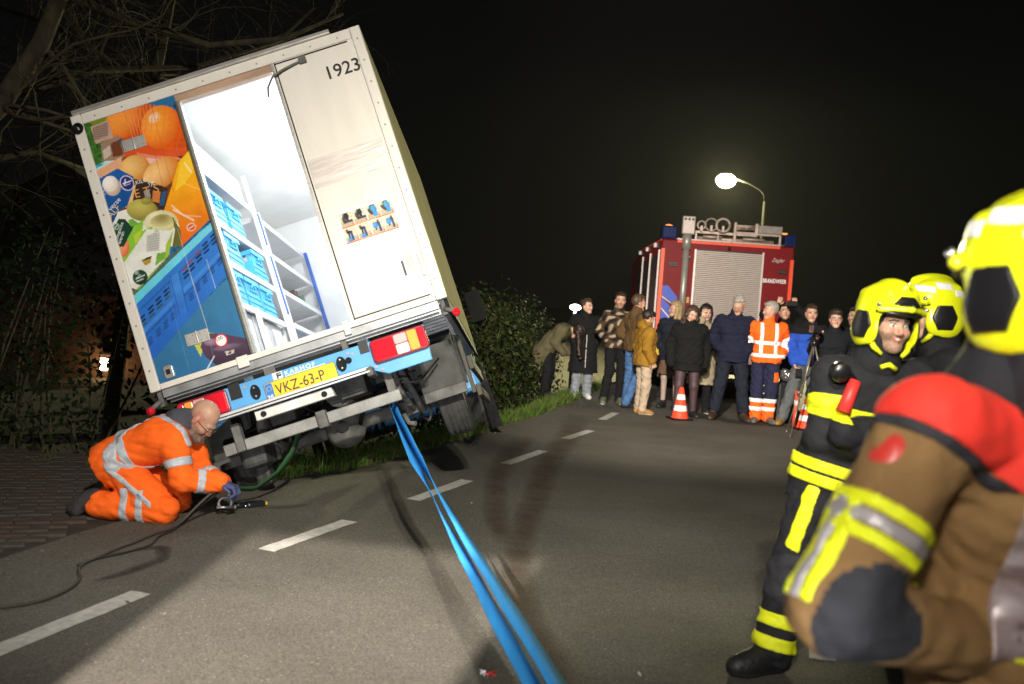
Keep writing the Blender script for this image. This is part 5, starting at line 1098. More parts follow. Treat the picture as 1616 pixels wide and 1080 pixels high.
def on_front(F, x, z, y0=-.5):
    q = V3(x, y0, z)
    for _ in range(80):
        d = float(F(np.array([q], f4))[0])
        if d < .002: break
        q = q+V3(0, max(d*.7, .001), 0)
    return q
q_ = on_front(t9, .10, 1.36); wm_ = mat('white_print', (.85, .85, .84))
MB().box((q_[0]-.045, q_[1]-.006, 1.362), (q_[0]+.045, q_[1]+.02, 1.376)).build('chest_mark', wm_, p9); MB().box((q_[0]-.01, q_[1]-.006, 1.340), (q_[0]+.012, q_[1]+.02, 1.352)).build('chest_mark', mat('mark_red', (.5, .1, .1)), p9)
def fronty(lo, hi): return lambda P, J: np.maximum(np.abs(np.abs(P[:, 0])-.5*(lo+hi))-(hi-lo)/2, 0*P[:, 0]-1).astype(f4)
def hv_bands():
    b = [('reflective_band', away(away(slab(lambda J: J['pelvis']+V3(0, 0, .03), lambda J: V3(0, 0, 1), .055), jn('shL'), jn('wrL'), 0), jn('shR'), jn('wrR'), 0), refl, None),
         ('reflective_band', slab(lambda J: J['waist']+V3(0, 0, .08), lambda J: V3(0, 0, 1), .055), refl, None)]
    for q in (-1, 1):
        b.append(('reflective_brace', lambda P, J, q=q: np.maximum(np.abs(P[:, 0]-q*.105)-.026, np.maximum(-(P[:, 2]-J['pelvis'][2]-.03), P[:, 2]-J['shL'][2]-.045)).astype(f4), refl, None))
        n = 'L' if q > 0 else 'R'
        b.append(('sleeve_band', near(slab(lerp_('sh'+n, 'el'+n, .62), dirn('sh'+n, 'el'+n), .05), lerp_('sh'+n, 'el'+n, .5), jn('el'+n), .11), refl, None)); b.append(('sleeve_band', near(slab(lerp_('el'+n, 'wr'+n, .45), dirn('el'+n, 'wr'+n), .05), lerp_('el'+n, 'wr'+n, .2), jn('wr'+n), .09), refl, None))
    return b
def m10(J, s):
    pockets(J, s, 'L'); J['elR'] = J['shR']+V3(-.10, .10, -.25)*s; J['wrR'] = J['hipR']+V3(-.07, .02, .08)*s; J['anR'] += V3(.02, -.02, 0); J['anL'] += V3(-.02, .02, 0); J['toeL'] += V3(.03, 0, 0)
legband = lambda z0, z1: (lambda P, J: (np.abs(P[:, 2]-(z0+z1)/2)-(z1-z0)/2).astype(f4))
p10 = person('grey haired man in an orange high visibility jacket with reflective bands and navy work trousers', 3.74, 14.6, GRP, H=1.80, yaw=-6, head=(-72, 4, 0), mod=m10, hair=('short', (.30, .28, .25)), girth=1.08,
       top=dict(mats=[hiorange], gr=.03, fold=.007, collar=.12, bands=hv_bands(), zip=mat('black_zip', (.01, .01, .01))), leg=dict(mats=[cloth('navy_work', (.018, .02, .05)), hiorange], r=(.10, .085, .080), paint=lambda P, J: ((P[:, 2] < .36) | ((P[:, 0] > .12) & (np.abs(P[:, 2]-.70) < .07))).astype(int),
       bands=[('reflective_band', legband(.19, .25), refl, None), ('reflective_band', legband(.315, .375), refl, None)]), shoes=S('grey', (.10, .09, .08)))
def m11(J, s):
    for n, q in (('L', 1), ('R', -1)): J['el'+n] = J['sh'+n]+V3(q*.14, -.14, .16)*s; J['wr'+n] = J['head']+V3(q*.13, -.16, .10)*s
p11 = person('man in a dark cap and jacket holding a phone up above his face', 4.22, 15.6, GRP, H=1.80, yaw=-6, head=(4, -8, 0), mod=m11, hair=('short', (.015, .012, .01)), hands='LR', hdL=V3(-.25, -.1, .95), hdR=V3(.25, -.1, .95), hnL=V3(0, 1, 0), hnR=V3(0, 1, 0), curl=.5,
       top=dict(mats=[cloth('black', (.008, .008, .009))], gr=.03, collar=.2), leg=dict(mats=[cloth('black', (.008, .008, .009))]), shoes=S('black', (.01, .01, .01)))
def m12(J, s): J['elR'] = J['shR']+V3(-.08, .03, -.26)*s; J['wrR'] = J['hipR']+V3(-.10, -.10, -.02)*s; J['anR'] += V3(-.20, -.05, 0); J['toeR'] += V3(-.24, -.05, 0); J['knR'] += V3(-.09, 0, 0); pockets(J, s, 'L')
p12 = person('man in a bright blue and black jacket and grey jeans holding a black wallet', 4.33, 14.55, GRP, H=1.80, yaw=-10, head=(4, 4, 0), mod=m12, hair=('short', (.03, .018, .01)), hands='R', curl=.7,
       top=dict(mats=[cloth('bright_blue', (.02, .075, .42)), cloth('black', (.008, .008, .009))], paint=lambda P, J: (P[:, 2] > J['chest'][2]+.05).astype(int), gr=.036, puff=.008, collar=.15), leg=dict(mats=[cloth('grey_jeans', (.10, .11, .115))], r=(.10, .08, .068)), shoes=S('ochre', (.28, .15, .03), None, .03))
def m13(J, s): J['elR'] = J['shR']+V3(-.11, -.06, -.24)*s; J['wrR'] = V3(-.31, -.30, 1.33); pockets(J, s, 'L')
person('young cameraman in glasses and a dark coat standing behind the tripod', 4.44, 13.78, GRP, H=1.74, yaw=-6, head=(-2, 2, 0), mod=m13, hair=('mop', (.03, .019, .012)), hands='R', hdR=V3(.3, -.5, .8), hnR=V3(1, 0, 0), glasses=(.05, .04, .035), skin='c',
       top=dict(mats=[cloth('black_blue', (.010, .011, .015))], gr=.032, hem=-.14, collar=.05), leg=dict(mats=[cloth('black', (.008, .008, .009))]), shoes=S('black', (.01, .01, .01)))
person('dark haired man whose face is half hidden behind the cameraman', 4.98, 15.4, GRP, H=1.76, yaw=-12, head=(-6, 4, 0), hair=('short', (.015, .010, .008)), skin='b', top=dict(mats=[cloth('black', (.008, .008, .009))], gr=.03, collar=.2), leg=dict(mats=[cloth('black', (.008, .008, .009))]), shoes=S('black', (.01, .01, .01)))
person('firefighter in a dark tunic with yellow bands looking left among the bystanders', 5.02, 14.7, GRP, H=1.80, yaw=-30, head=(-30, 2, 0), hair=('short', (.015, .010, .008)), skin='b', stubble=True,
       top=dict(mats=[cloth('black', (.008, .008, .009))], gr=.036, collar=.25, bands=[('reflective_band', slab(lambda J: J['chest'], lambda J: V3(0, 0, 1), .05), hiyellow, None)]), leg=dict(mats=[cloth('black', (.008, .008, .009))]), shoes=S('black', (.01, .01, .01)))
# ------------------------------------------------------------------ firefighters and the kneeling recovery worker
tunic = mat('tunic_black', (.017, .017, .020), .85, var=.2, vscale=14, bump=.5, bscale=30, spec=.25)
tunic_b = mat('tunic_brown', (.235, .135, .054), .9, var=.14, vscale=9, bump=.35, bscale=60, spec=.2)
pad = mat('pad_charcoal', (.022, .022, .027), .8, var=.3, bump=.4, bscale=40)
hel = mat('helmet_yellow', (.80, .86, .012), .28, var=.03, coat=.5)
blk = mat('helmet_black', (.01, .01, .011), .35, coat=.3)
def helmet(par, hc, R, s, h, patch=True):
    T = lambda x, y, z: hc+R@(V3(x, y, z)*s)
    Lc = lambda P: ((P-hc)@R)/s
    o = empty('helmet'); o.parent = par
    F = Field(); F.ell(T(0, .02, .062), V3(.126, .155, .130)*s, .02, R)
    for q in (-1, 1): F.ell(T(q*.088, .025, -.03), V3(.045, .10, .085)*s, .03, R)
    F.ell(T(0, .10, -.02), V3(.09, .065, .06)*s, .03, R)
    F.ell(T(0, .01, .172), V3(.026, .105, .028)*s, .03, R)
    for q in (-1, 1): F.rc(T(q*.060, -.06, .142), T(q*.075, .10, .127), .014*s, .012*s, .03); F.rc(T(q*.108, -.080, .066), T(0, -.150, .078), .013*s, .013*s, .015)
    F.rc(T(0, .02, .02), T(0, .03, -.25), .104*s, .104*s, .01, sub=True); F.ell(T(0, .02, .03), V3(.108, .132, .11)*s, .01, R, sub=True)
    F.box(T(0, -.14, -.052), V3(.090, .125, .112)*s, .03*s, .012, R, sub=True)
    F.cut(T(0, 0, -.098), R@V3(0, -.25, -1), .0)
    sh = solid('helmet_shell', F, h, hel, o)
    def piece(nm, cond, m, out=.004):
        G = Field(); G.ops = list(F.ops); G.off(lambda P: np.full(len(P), -out*s, f4)); G.keep(lambda P: (cond(Lc(P))*s).astype(f4)); lo, hi = F.bounds(); return solid(nm, G, h*.8, m, o)
    hexc = lambda q, y0, z0, a, b: np.maximum(np.maximum(np.abs(q[:, 2]-z0)-b, np.abs(q[:, 1]-y0)+.45*np.abs(q[:, 2]-z0)-a), .07-np.abs(q[:, 0]))
    piece('side_panel', lambda q: hexc(q, .01, -.008, .062, .058), blk, .007)
    piece('front_plate', lambda q: np.maximum(np.maximum(np.abs(q[:, 0])+.9*(q[:, 2]-.095)-.062, np.abs(q[:, 2]-.110)-.020), q[:, 1]+.05), blk, .006)
    if patch:
        for y0, z0, w in ((-.062, .128, .036), (.020, .140, .040), (.095, .103, .03)): piece('reflective_patch', lambda q, y0=y0, z0=z0, w=w: np.maximum(np.maximum(np.abs(q[:, 1]-y0)-w, np.abs(q[:, 2]-z0+.15*(q[:, 1]-y0))-.017), .03-np.abs(q[:, 0])), refl, .0025)
    vz = MB(); vz.tube([Vector(T(.104*math.sin(a), -.045-.085*math.cos(a), .056-.004*math.cos(a))) for a in np.linspace(-1.45, 1.45, 14)], .009*s, 6); vz.build('visor', blk, o)
    kn = MB()
    for q in (-1, 1): kn.lathe([(.001, -.012), (.010, -.006), (.012, .003), (.001, .012)], 10, M=Matrix.Translation(T(q*.114, -.085, .084)))
    kn.build('visor_knob', mat('chrome', (.8, .8, .8), .15, .9), o)
    st = MB()
    for q in (-1, 1): st.tube([Vector(T(q*.10, -.02, -.06)), Vector(T(q*.082, -.045, -.10)), Vector(T(q*.05, -.06, -.125))], [.014*s, .013*s, .009*s], 6)
    st.build('chin_strap', hiyellow, o)
    nk = Field(); nk.ell(T(0, .05, -.06), V3(.105, .10, .075)*s, .03, R); nk.rc(T(0, .04, -.06), T(0, .05, -.17), .090*s, .105*s, .04); nk.rc(T(0, -.11, -.02), T(0, -.10, -.12), .085*s, .05*s, .02, sub=True); nk.off(wr(.004, 40, 2))
    solid('neck_cover', nk, h, tunic, o)
    return o
def hood(par, hc, R, s, h, J):
    T = lambda x, y, z: hc+R@(V3(x, y, z)*s); F = Field(); F.ell(T(0, .025, .02), V3(.088, .105, .10)*s, .02, R); F.rc(T(0, .02, -.06), J['neck']+V3(0, 0, -.02), .070*s, .085*s, .04); F.ell(T(0, -.085, -.020), V3(.070, .075, .112)*s, .015, R, sub=True); F.off(wr(.003, 50, 1)); solid('hood', F, h, tunic, par)
# smiling firefighter with crossed arms, right leg stretched out to the left
J1 = dict(head=V3(.205, -.06, 1.592), neck=V3(.20, .0, 1.455), chest=V3(.150, .03, 1.242), waist=V3(.10, .03, 1.047), pelvis=V3(.070, .03, .90), shR=V3(-.010, -.005, 1.365), shL=V3(.400, .06, 1.375), elR=V3(-.055, -.07, 1.055), wrR=V3(.175, -.215, 1.06),
          elL=V3(.455, -.03, 1.06), wrL=V3(.05, -.19, 1.10), hipR=V3(-.015, .02, .85), knR=V3(-.165, -.14, .48), anR=V3(-.235, -.19, .10), toeR=V3(-.40, -.26, .035), hipL=V3(.165, .05, .85), knL=V3(.30, .0, .48), anL=V3(.44, .12, .085), toeL=V3(.48, -.03, .03))
twoband = lambda c, n, w, gap: (lambda P, J: (np.abs(np.abs((P-c(J).astype(f4))@unit(n(J)).astype(f4))-(w+gap)/2)-w/2).astype(f4))
up1 = lambda J: J['chest']-J['pelvis']
def stripe(P, J):
    a, b = J['hipR']+V3(-.05, 0, .03), J['knR']+V3(-.045, 0, .04); d = unit((b-a)*V3(1, 0, 1)); n = V3(d[2], 0, -d[0]); t = (P-a.astype(f4))@d.astype(f4)
    return np.maximum(np.maximum(np.abs((P-a.astype(f4))@n.astype(f4))-.027, np.maximum(-t, t-.34)), P[:, 1]-J['hipR'][1]-.0).astype(f4)
noarm = lambda fn: away(away(fn, jn('elR'), jn('wrR'), .095), jn('elL'), jn('wrL'), .09)
f1 = person('smiling firefighter in a black suit with yellow bands and an open yellow helmet', 1.5, 4.6, 'firefighters standing at the right', J=J1, H=1.80, head=(13, 3, 3), hair=('none', (.05, .03, .02)), h=.0085, hh=.0042, smile=1, stubble=True, skin='a', girth=1.08, hands='',
    top=dict(mats=[tunic], gr=.036, hem=-.17, fold=.0065, collar=.22, flare=.0, sleeve=-.07, bands=[('reflective_band', noarm(slab(lambda J: J['chest']+V3(0, 0, -.085), lambda J: up1(J)+V3(-.03, 0, 0), .064)), hiyellow, None),
        ('hem_band', away(away(twoband(lambda J: J['pelvis']+V3(0, 0, -.03), up1, .052, .010), jn('elR'), jn('wrR'), .10), jn('elL'), jn('wrL'), .10), hiyellow, None),
        ('sleeve_band', near(slab(lerp_('shR', 'elR', .52), dirn('shR', 'elR'), .085), lerp_('shR', 'elR', .4), jn('elR'), .12), hiyellow, None), 
        ('sleeve_band', near(slab(lerp_('shL', 'elL', .52), dirn('shL', 'elL'), .085), lerp_('shL', 'elL', .4), jn('elL'), .12), hiyellow, None)]),
    leg=dict(mats=[tunic, pad], r=(.112, .094, .084), fold=.009, paint=lambda P, J: ((np.sqrt(((P-(J['knR']+V3(-.0, -.03, -.06)).astype(f4))**2).sum(1)) < .135) & (P[:, 1] < J['knR'][1]+.03)).astype(int),
        bands=[('leg_stripe', stripe, hiyellow, None), ('reflective_band', near(slab(lerp_('knR', 'anR', .64), dirn('knR', 'anR'), .06), jn('knR'), jn('anR'), .13), hiyellow, None), ('reflective_band', near(slab(lerp_('knR', 'anR', .90), dirn('knR', 'anR'), .06), jn('knR'), jn('anR'), .13), hiyellow, None)]))
sh_m = mat('boot_leather', (.014, .013, .014), .5, var=.3, vscale=30, bump=.4, bscale=60)
for n in 'LR': shoe(J1, n, sh_m, dsole, f1, .007, .07, 1.12, .05, 'boot')
J_, R_, hc_, s_, t1 = r_info[f1.name]; helmet(f1, hc_, R_, s_*1.02, .0055, False); hood(f1, hc_, R_, s_, .006, J1)
MB().tube([Vector(J1['neck']+V3(-.035, -.115, -.055)), Vector(J1['neck']+V3(.0, -.125, -.04)), Vector(J1['neck']+V3(.035, -.115, -.06))], .012, 6).build('collar_loop', hiyellow, f1)
wz = lambda x, y, z: Vector((1.5+x, 4.6+y, z))
def front1(x, z): q = on_front(t1, x, z, -.6); return q
a_, b_ = front1(.045, 1.335), front1(-.005, 1.19); hl = empty('torch', Vector((1.5, 4.6, 0))+Vector(b_), 0, 'red torch with a black round head clipped to the chest of the smiling firefighter', 'torch'); bb = Vector(b_)
A_, B_ = Vector(a_)-bb+Vector((0, -.035, 0)), Vector((0, -.04, 0))
MB().tube([B_, B_.lerp(A_, .5), A_], [.034, .030, .027], 14).build('torch_body', mat('torch_red', (.60, .035, .03), .45, var=.12, vscale=20), hl)
hx_ = A_+Vector((-.075, -.01, .035)); hd_ = MB().lathe([(.001, -.03), (.040, -.03), (.048, -.01), (.045, .02), (.001, .025)], 16, M=Matrix.Translation(hx_) @ Matrix.Rotation(-PI/2+.2, 4, 'X')).build('torch_head', blk, hl); MB().lathe([(.001, -.034), (.018, -.034), (.02, -.030)], 12, M=Matrix.Translation(hx_) @ Matrix.Rotation(PI/2, 4, 'X')).build('torch_lens', mat('chrome', (.8, .8, .8), .15, .9), hd_)
MB().tube([A_+Vector((0, .01, .0)), A_.lerp(hx_, .5)+Vector((0, -.0, .02)), hx_], .014, 8).build('torch_neck', blk, hl)
c_ = front1(.235, 1.165); mi_ = empty('speaker_microphone', Vector((1.5, 4.6, 0))+Vector(c_), 0, 'black round speaker microphone hanging on the right side of the chest band', 'microphone')
MB().lathe([(.001, -.035), (.034, -.035), (.044, -.022), (.046, .015), (.001, .02)], 16, M=Matrix.Translation((0, -.02, 0)) @ Matrix.Rotation(-PI/2, 4, 'X')).build('housing', mat('grey_black_plastic', (.035, .035, .04), .5), mi_)
MB().lathe([(.001, 0), (.022, .0), (.026, -.006)], 12, M=Matrix.Translation((0, -.058, 0)) @ Matrix.Rotation(PI/2, 4, 'X')).build('grille', blk, mi_); MB().tube([(-.03, -.02, -.03), (-.07, -.03, -.07), (-.085, -.02, -.13), (-.07, .0, -.17)], .009, 6).tube([(.03, -.02, .03), (.06, -.02, .1), (.07, 0, .2)], .007, 6).build('cord', blk, mi_)
# second firefighter, in profile
J2 = stand(1.80); J2['head'] = J2['head']+V3(0, -.04, .01)
f2 = person('firefighter in profile looking left under a yellow helmet with white reflective patches', 2.235, 5.25, 'firefighters standing at the right', J=J2, H=1.80, yaw=-82, head=(0, 4, 0), hair=('none', (.05, .03, .02)), h=.012, hh=.007, girth=1.08, top=dict(mats=[tunic], gr=.036, hem=-.17, fold=.009, collar=.25), leg=dict(mats=[tunic], r=(.112, .094, .084)), shoes=(sh_m, dsole, .05), z=-.015)
J_, R_, hc_, s_, t2 = r_info[f2.name]; helmet(f2, hc_, R_, s_*1.06, .007); hood(f2, hc_, R_, s_, .007, J2)
MB().tube([(.06, .13, 1.72), (.06, .13, 1.98)], .003, 5).build('aerial', blk, f2)
# firefighter in the foreground, seen from behind with his elbow out
J3 = dict(head=V3(.045, .06, 1.668), neck=V3(.045, .09, 1.505), chest=V3(.075, .10, 1.26), waist=V3(.09, .12, 1.08), pelvis=V3(.10, .13, .95), shL=V3(-.190, -.06, 1.425), elL=V3(-.375, -.15, 1.075), wrL=V3(-.075, -.02, .985), shR=V3(.26, .22, 1.40), elR=V3(.40, .26, 1.10), wrR=V3(.30, .30, .92),
          hipL=V3(.01, .10, .91), knL=V3(-.01, .10, .50), anL=V3(-.02, .08, .085), toeL=V3(-.05, .25, .03), hipR=V3(.19, .17, .91), knR=V3(.2, .2, .5), anR=V3(.21, .18, .085), toeR=V3(.2, .35, .03))
silver = mat('tape_silver', (.42, .38, .38), .4, .2, var=.1)
elp = (J3['elL']+V3(.055, -.075, -.015)).astype(f4)
def tape(c, n, off, w, lim): return near(slab(lambda J: c(J)+unit(n(J))*off, n, w), *lim)
lim_ = (lerp_('shL', 'elL', .3), jn('elL'), .14); b3 = []
for nm, off, w, m_ in (('tape_edge', -.030, .027, hiyellow), ('tape_centre', 0, .030, silver), ('tape_edge', .030, .027, hiyellow)):
    b3.append((nm, tape(lerp_('shL', 'elL', .60), dirn('shL', 'elL'), off, w, lim_), m_, None))
    b3.append((nm, away(lambda P, J, off=off, w=w: np.maximum(slab(lambda J: J['pelvis']+V3(0, 0, .045+off), lambda J: V3(.18, 0, 1), w)(P, J), -P[:, 0]-.005).astype(f4), jn('elL'), jn('wrL'), .075), m_, None))
    def along(P, J, off=off, w=w):
        a, b = J['shL'].astype(f4), J['elL'].astype(f4); d = unit(b-a).astype(f4); v = P-a; t = v@d; lft = unit(V3(-1, -.35, 0)-d*(d@V3(-1, -.35, 0))).astype(f4); sd = np.cross(d, lft).astype(f4)
        return np.maximum(np.maximum(np.abs(v@sd-off-.01)-w/2, .02-v@lft), np.maximum(.22-t, t-.43)).astype(f4)
    b3.append((nm, along, m_, None))
def yoke(P, J):
    a = J['shL'].astype(f4); d = unit(J['elL']-J['shL']).astype(f4); zz = 1.352-.07*np.clip((P[:, 0]+.12)/.12, 0, 1)
    return np.maximum((P-a)@d-.045, zz-P[:, 2]).astype(f4)
def edging(P, J):
    a = J['shL'].astype(f4); d = unit(J['elL']-J['shL']).astype(f4); t = (P-a)@d
    return np.maximum(np.abs(t-.056)-.012, 1.30-P[:, 2]).astype(f4)
f3 = person('firefighter in a brown tunic with a red yoke standing close by with elbow out', 1.0, 1.95, 'firefighters standing at the right', J=J3, H=1.82, head=(205, 6, 0), hair=('none', (.05, .03, .02)), h=.009, hh=.008, girth=1.16,
    top=dict(mats=[tunic_b, pad], gr=.04, hem=-.2, fold=.0045, fr=62, collar=.2, paint=lambda P, J: ((((P-elp)**2).sum(1) < .116**2) | (P[:, 2] > 1.52)).astype(int),
        bands=b3+[('red_yoke', yoke, mat('yoke_red', (.80, .035, .02), .75, var=.05, bump=.2), None), ('yoke_edging', edging, pad, None),
                  ('back_panel', lambda P, J: np.maximum(np.maximum(np.abs(P[:, 0]-.005-.09*(P[:, 2]-1.1))-.045, np.abs(P[:, 2]-1.13)-.16), P[:, 1]-.1).astype(f4), mat('panel_silver', (.34, .23, .21), .35, .15, var=.35, vscale=9, col2=(.52, .45, .46), stretch=(1, 1, 3)), None)]),
    leg=dict(mats=[tunic_b], r=(.11, .095, .085)), shoes=(sh_m, dsole, .05))
J_, R_, hc_, s_, t3 = r_info[f3.name]; helmet(f3, hc_, R_, s_*1.08, .007)
nk = Field(); nk.rc(hc_+V3(.0, -.0, -.09), J3['neck']+V3(0, -.01, -.03), .115, .135, .05); nk.rc(J3['neck']+V3(-.07, -.03, -.05), J3['neck']+V3(.1, .0, -.05), .09, .09, .05); nk.off(wr(.006, 30, 3)); solid('neck_flap', nk, .009, tunic, f3)
bd = Field(); cbd = J3['shL']*.72+J3['elL']*.28+V3(-.052, -.035, .02); bd.ell(cbd, V3(.030, .040, .062), .02, rotm(.4, .2, .45)); solid('arm_badge', bd, .006, mat('badge_red', (.55, .04, .03), .4, var=.1), f3)
tape_grey = mat('reflective_tape_grey', (.42, .45, .49), .5, var=.10, vscale=25, bump=.4, bscale=45)
# kneeling recovery worker
JK = dict(head=V3(.268, -.02, .665), neck=V3(.160, .0, .600), chest=V3(.015, .0, .515), waist=V3(-.135, .0, .450), pelvis=V3(-.262, .0, .36), shR=V3(.135, -.165, .555), shL=V3(.125, .165, .535), elR=V3(.215, -.215, .300), wrR=V3(.415, -.10, .275),
          elL=V3(.205, .19, .275), wrL=V3(.385, .06, .24), hipR=V3(-.245, -.10, .33), hipL=V3(-.255, .10, .32), knR=V3(.085, -.155, .095), knL=V3(.06, .15, .09), anR=V3(-.33, -.145, .085), anL=V3(-.37, .13, .085), toeR=V3(-.47, -.145, .045), toeL=V3(-.5, .13, .04))
def brace(P, J):
    mid = ((J['neck']+J['pelvis'])/2).astype(f4); ax = unit(J['neck']-J['pelvis']).astype(f4); sd = V3(0, 1, 0).astype(f4); u, v = (P-mid)@ax, (P-mid)@sd
    return np.abs(np.abs(v)*.80-(.04+.0*u)-(u-.02)*.65).astype(f4)*.8-.022
def kx(P, J):                                                        # X on the back
    a = J['pelvis'].astype(f4); ax = unit(J['neck']-J['pelvis']).astype(f4); u = (P-a)@ax; v = P[:, 1]
    return (np.abs(np.abs(v)-np.abs(u-.30)*.85)*.76-.024).astype(f4)
nrm_sp = lambda J: J['neck']-J['pelvis']
ks = person('worker in orange high visibility clothing kneeling at the truck with a shaved head and glasses', -2.25, 6.5, None, J=JK, H=1.76, head=(82, 50, 0), hair=('none', (.2, .17, .15)), h=.0085, hh=.0048, stubble=True, skin='b', girth=1.12, glasses=(.02, .018, .016), z=-.005,
    top=dict(mats=[hiorange], gr=.032, hem=-.10, fold=.0075, sleeve=.0, bands=[
        ('reflective_band', away(away(slab(lambda J: J['waist']*.75+J['pelvis']*.25, nrm_sp, .055), jn('elR'), jn('wrR'), .11), jn('elL'), jn('wrL'), .11), tape_grey, None),
        ('reflective_brace', away(away(kx, lerp_('shR', 'elR', .45), jn('wrR'), .10), lerp_('shL', 'elL', .45), jn('wrL'), .10), tape_grey, None),
        ('sleeve_band', near(slab(lerp_('shR', 'elR', .60), dirn('shR', 'elR'), .055), lerp_('shR', 'elR', .45), jn('elR'), .12), tape_grey, None), ('sleeve_band', near(slab(lerp_('elR', 'wrR', .48), dirn('elR', 'wrR'), .05), lerp_('elR', 'wrR', .3), jn('wrR'), .10), tape_grey, None), ('sleeve_band', near(slab(lerp_('elL', 'wrL', .48), dirn('elL', 'wrL'), .05), lerp_('elL', 'wrL', .3), jn('wrL'), .10), tape_grey, None)]),
    leg=dict(mats=[hiorange], nocut=1, r=(.118, .092, .085), fold=.008, bands=[('reflective_band', near(slab(lerp_('knR', 'anR', .30), dirn('knR', 'anR'), .05), jn('knR'), jn('anR'), .15), tape_grey, None), ('reflective_band', near(slab(lerp_('knR', 'anR', .55), dirn('knR', 'anR'), .05), jn('knR'), jn('anR'), .15), tape_grey, None),
        ('leg_stripe', lambda P, J: np.maximum(np.abs((P-J['hipR'].astype(f4))@unit(np.cross(J['knR']-J['hipR'], V3(0, 1, 0))).astype(f4)+.0)-.018, np.maximum(P[:, 1]-J['hipR'][1], (P[:, 0]-.04))).astype(f4), tape_grey, None)]))
J_, R_, hc_, s_, tk = r_info[ks.name]
gm_ = mat('glove_blue', (.05, .06, .15), .8, var=.2, bump=.3)
for n, d, cu, sd in (('R', V3(.85, .15, -.25), .9, -1), ('L', V3(.9, -.2, -.2), .8, 1)):
    F = Field(); hand_field(F, JK['wr'+n], d, V3(0, 0, -1), 1.18, cu, sd); F.rc(JK['wr'+n]-unit(d)*.04, JK['wr'+n]+unit(d)*.03, .046, .036, .02); solid('glove', F, .005, gm_, ks)
for n in 'RL':
    a, t = JK['an'+n], JK['toe'+n]; F = Field(); F.rc(a+V3(.04, 0, .01), a+V3(-.02, 0, .0), .060, .056, .03); F.rc(a+V3(-.03, 0, .05), t, .048, .043, .03); F.rc(a+V3(-.07, 0, .055), t+V3(-.03, 0, .01), .036, .036, .02); F.off(wr(.006, 40, 5)); F.cut(V3(0, 0, .002), V3(0, 0, -1)); solid('boot', F, .007, [mat('dusty_boot', (.035, .034, .033), .85, var=.5, vscale=14, bump=.5)], ks)
F = Field(); F.rc(JK['neck']+V3(-.05, 0, .015), JK['neck']+V3(.05, 0, .04), .092, .080, .03); F.rc(JK['neck']+V3(-.09, 0, .03), JK['neck']+V3(-.02, 0, .07), .075, .06, .04); F.off(wr(.008, 45, 6)); solid('sweatshirt_collar', F, .007, cloth('grey_hoodie', (.06, .065, .075)), ks)
F = Field(); T = lambda x, y, z: hc_+R_@(V3(x, y, z)*s_)
F.rc(T(-.05, -.035, -.085), T(0, -.075, -.105), .024, .03, .02).rc(T(.05, -.035, -.085), T(0, -.075, -.105), .024, .03, .02); F.off(wr(.004, 200, 3)); solid('beard', F, .005, mat('beard_grey', (.16, .11, .085), .8, var=.4, vscale=60), ks)
HS = hair_field(hc_, R_, s_, 'short', 7); solid('hair', HS, .005, mat('cropped_hair', (.30, .21, .165), .8, var=.12, vscale=120), ks) if False else None
kp = empty('marker_pen', (-2.43, 6.352, .395), 0, 'small dark pen with a white cap stuck in the hip pocket of the kneeling worker', 'pen'); kp.rotation_euler = (0, 1.9, 0)
MB().tube([(0, 0, 0), (0, 0, .07)], .014, 8).build('pen_body', blk, kp); MB().tube([(0, 0, .07), (0, 0, .10)], .011, 8).build('pen_cap', whitep if 'whitep' in globals() else refl, kp)
# ------------------------------------------------------------------ fire engine behind the crowd
fe = empty('fire_engine', (3.93, 18.8, 0), -.035, 'red fire engine seen from the rear with a closed silver roller shutter', 'fire engine')
fred = mat('fire_red', (.20, .008, .012), .45, var=.06, spec=.15); stripe_m = mat('retro_red_orange', (.95, .085, .02), .45, var=.04); galu = mat('shutter_alloy', (.50, .44, .41), .5, .35, var=.05)
MB().box((-1.24, .0, .42), (1.24, 5.2, 2.90)).build('body', fred, fe, .03); MB().prism([(5.25, .5), (7.3, .5), (7.35, 1.4), (7.1, 2.75), (5.25, 2.8)], -1.2, 1.2, 'x').build('cab', fred, fe, .06)
MB().box((-1.20, -.004, .46), (1.20, .02, .60)).box((-1.15, -.30, .30), (1.15, 0, .36)).build('rear_step', mat('chequer_plate', (.3, .29, .27), .4, .6), fe)
MB().box((-.62, -.03, .62), (-.585, -.002, 2.74)).box((.645, -.03, .62), (.68, -.002, 2.76)).box((-.585, -.03, 2.72), (.645, -.002, 2.745), 1).build('shutter_frame', [mat('pale_alloy', (.62, .56, .54), .4, .4), blk], fe)
sm_ = MB(); z = .64
while z < 2.70: sm_.prism([(-.006, z), (-.018, z+.006), (-.020, z+.026), (-.006, z+.0345)], -.583, .643, 'x'); z += .036
sm_.build('roller_shutter', galu, fe)
for x0, x1, z0, z1 in ((-1.243, -1.175, .9, 2.72), (1.175, 1.243, .9, 2.66)): MB().box((x0, -.008, z0), (x1, -.002, z1)).build('edge_stripe', stripe_m, fe)
MB().box((-.95, -.008, 2.845), (-.76, -.002, 2.895)).box((-.71, -.008, 2.845), (.97, -.002, 2.895)).build('top_stripe', stripe_m, fe); MB().box((-.96, -.012, 2.90), (.98, .1, 2.925)).build('roof_rail', galu, fe)
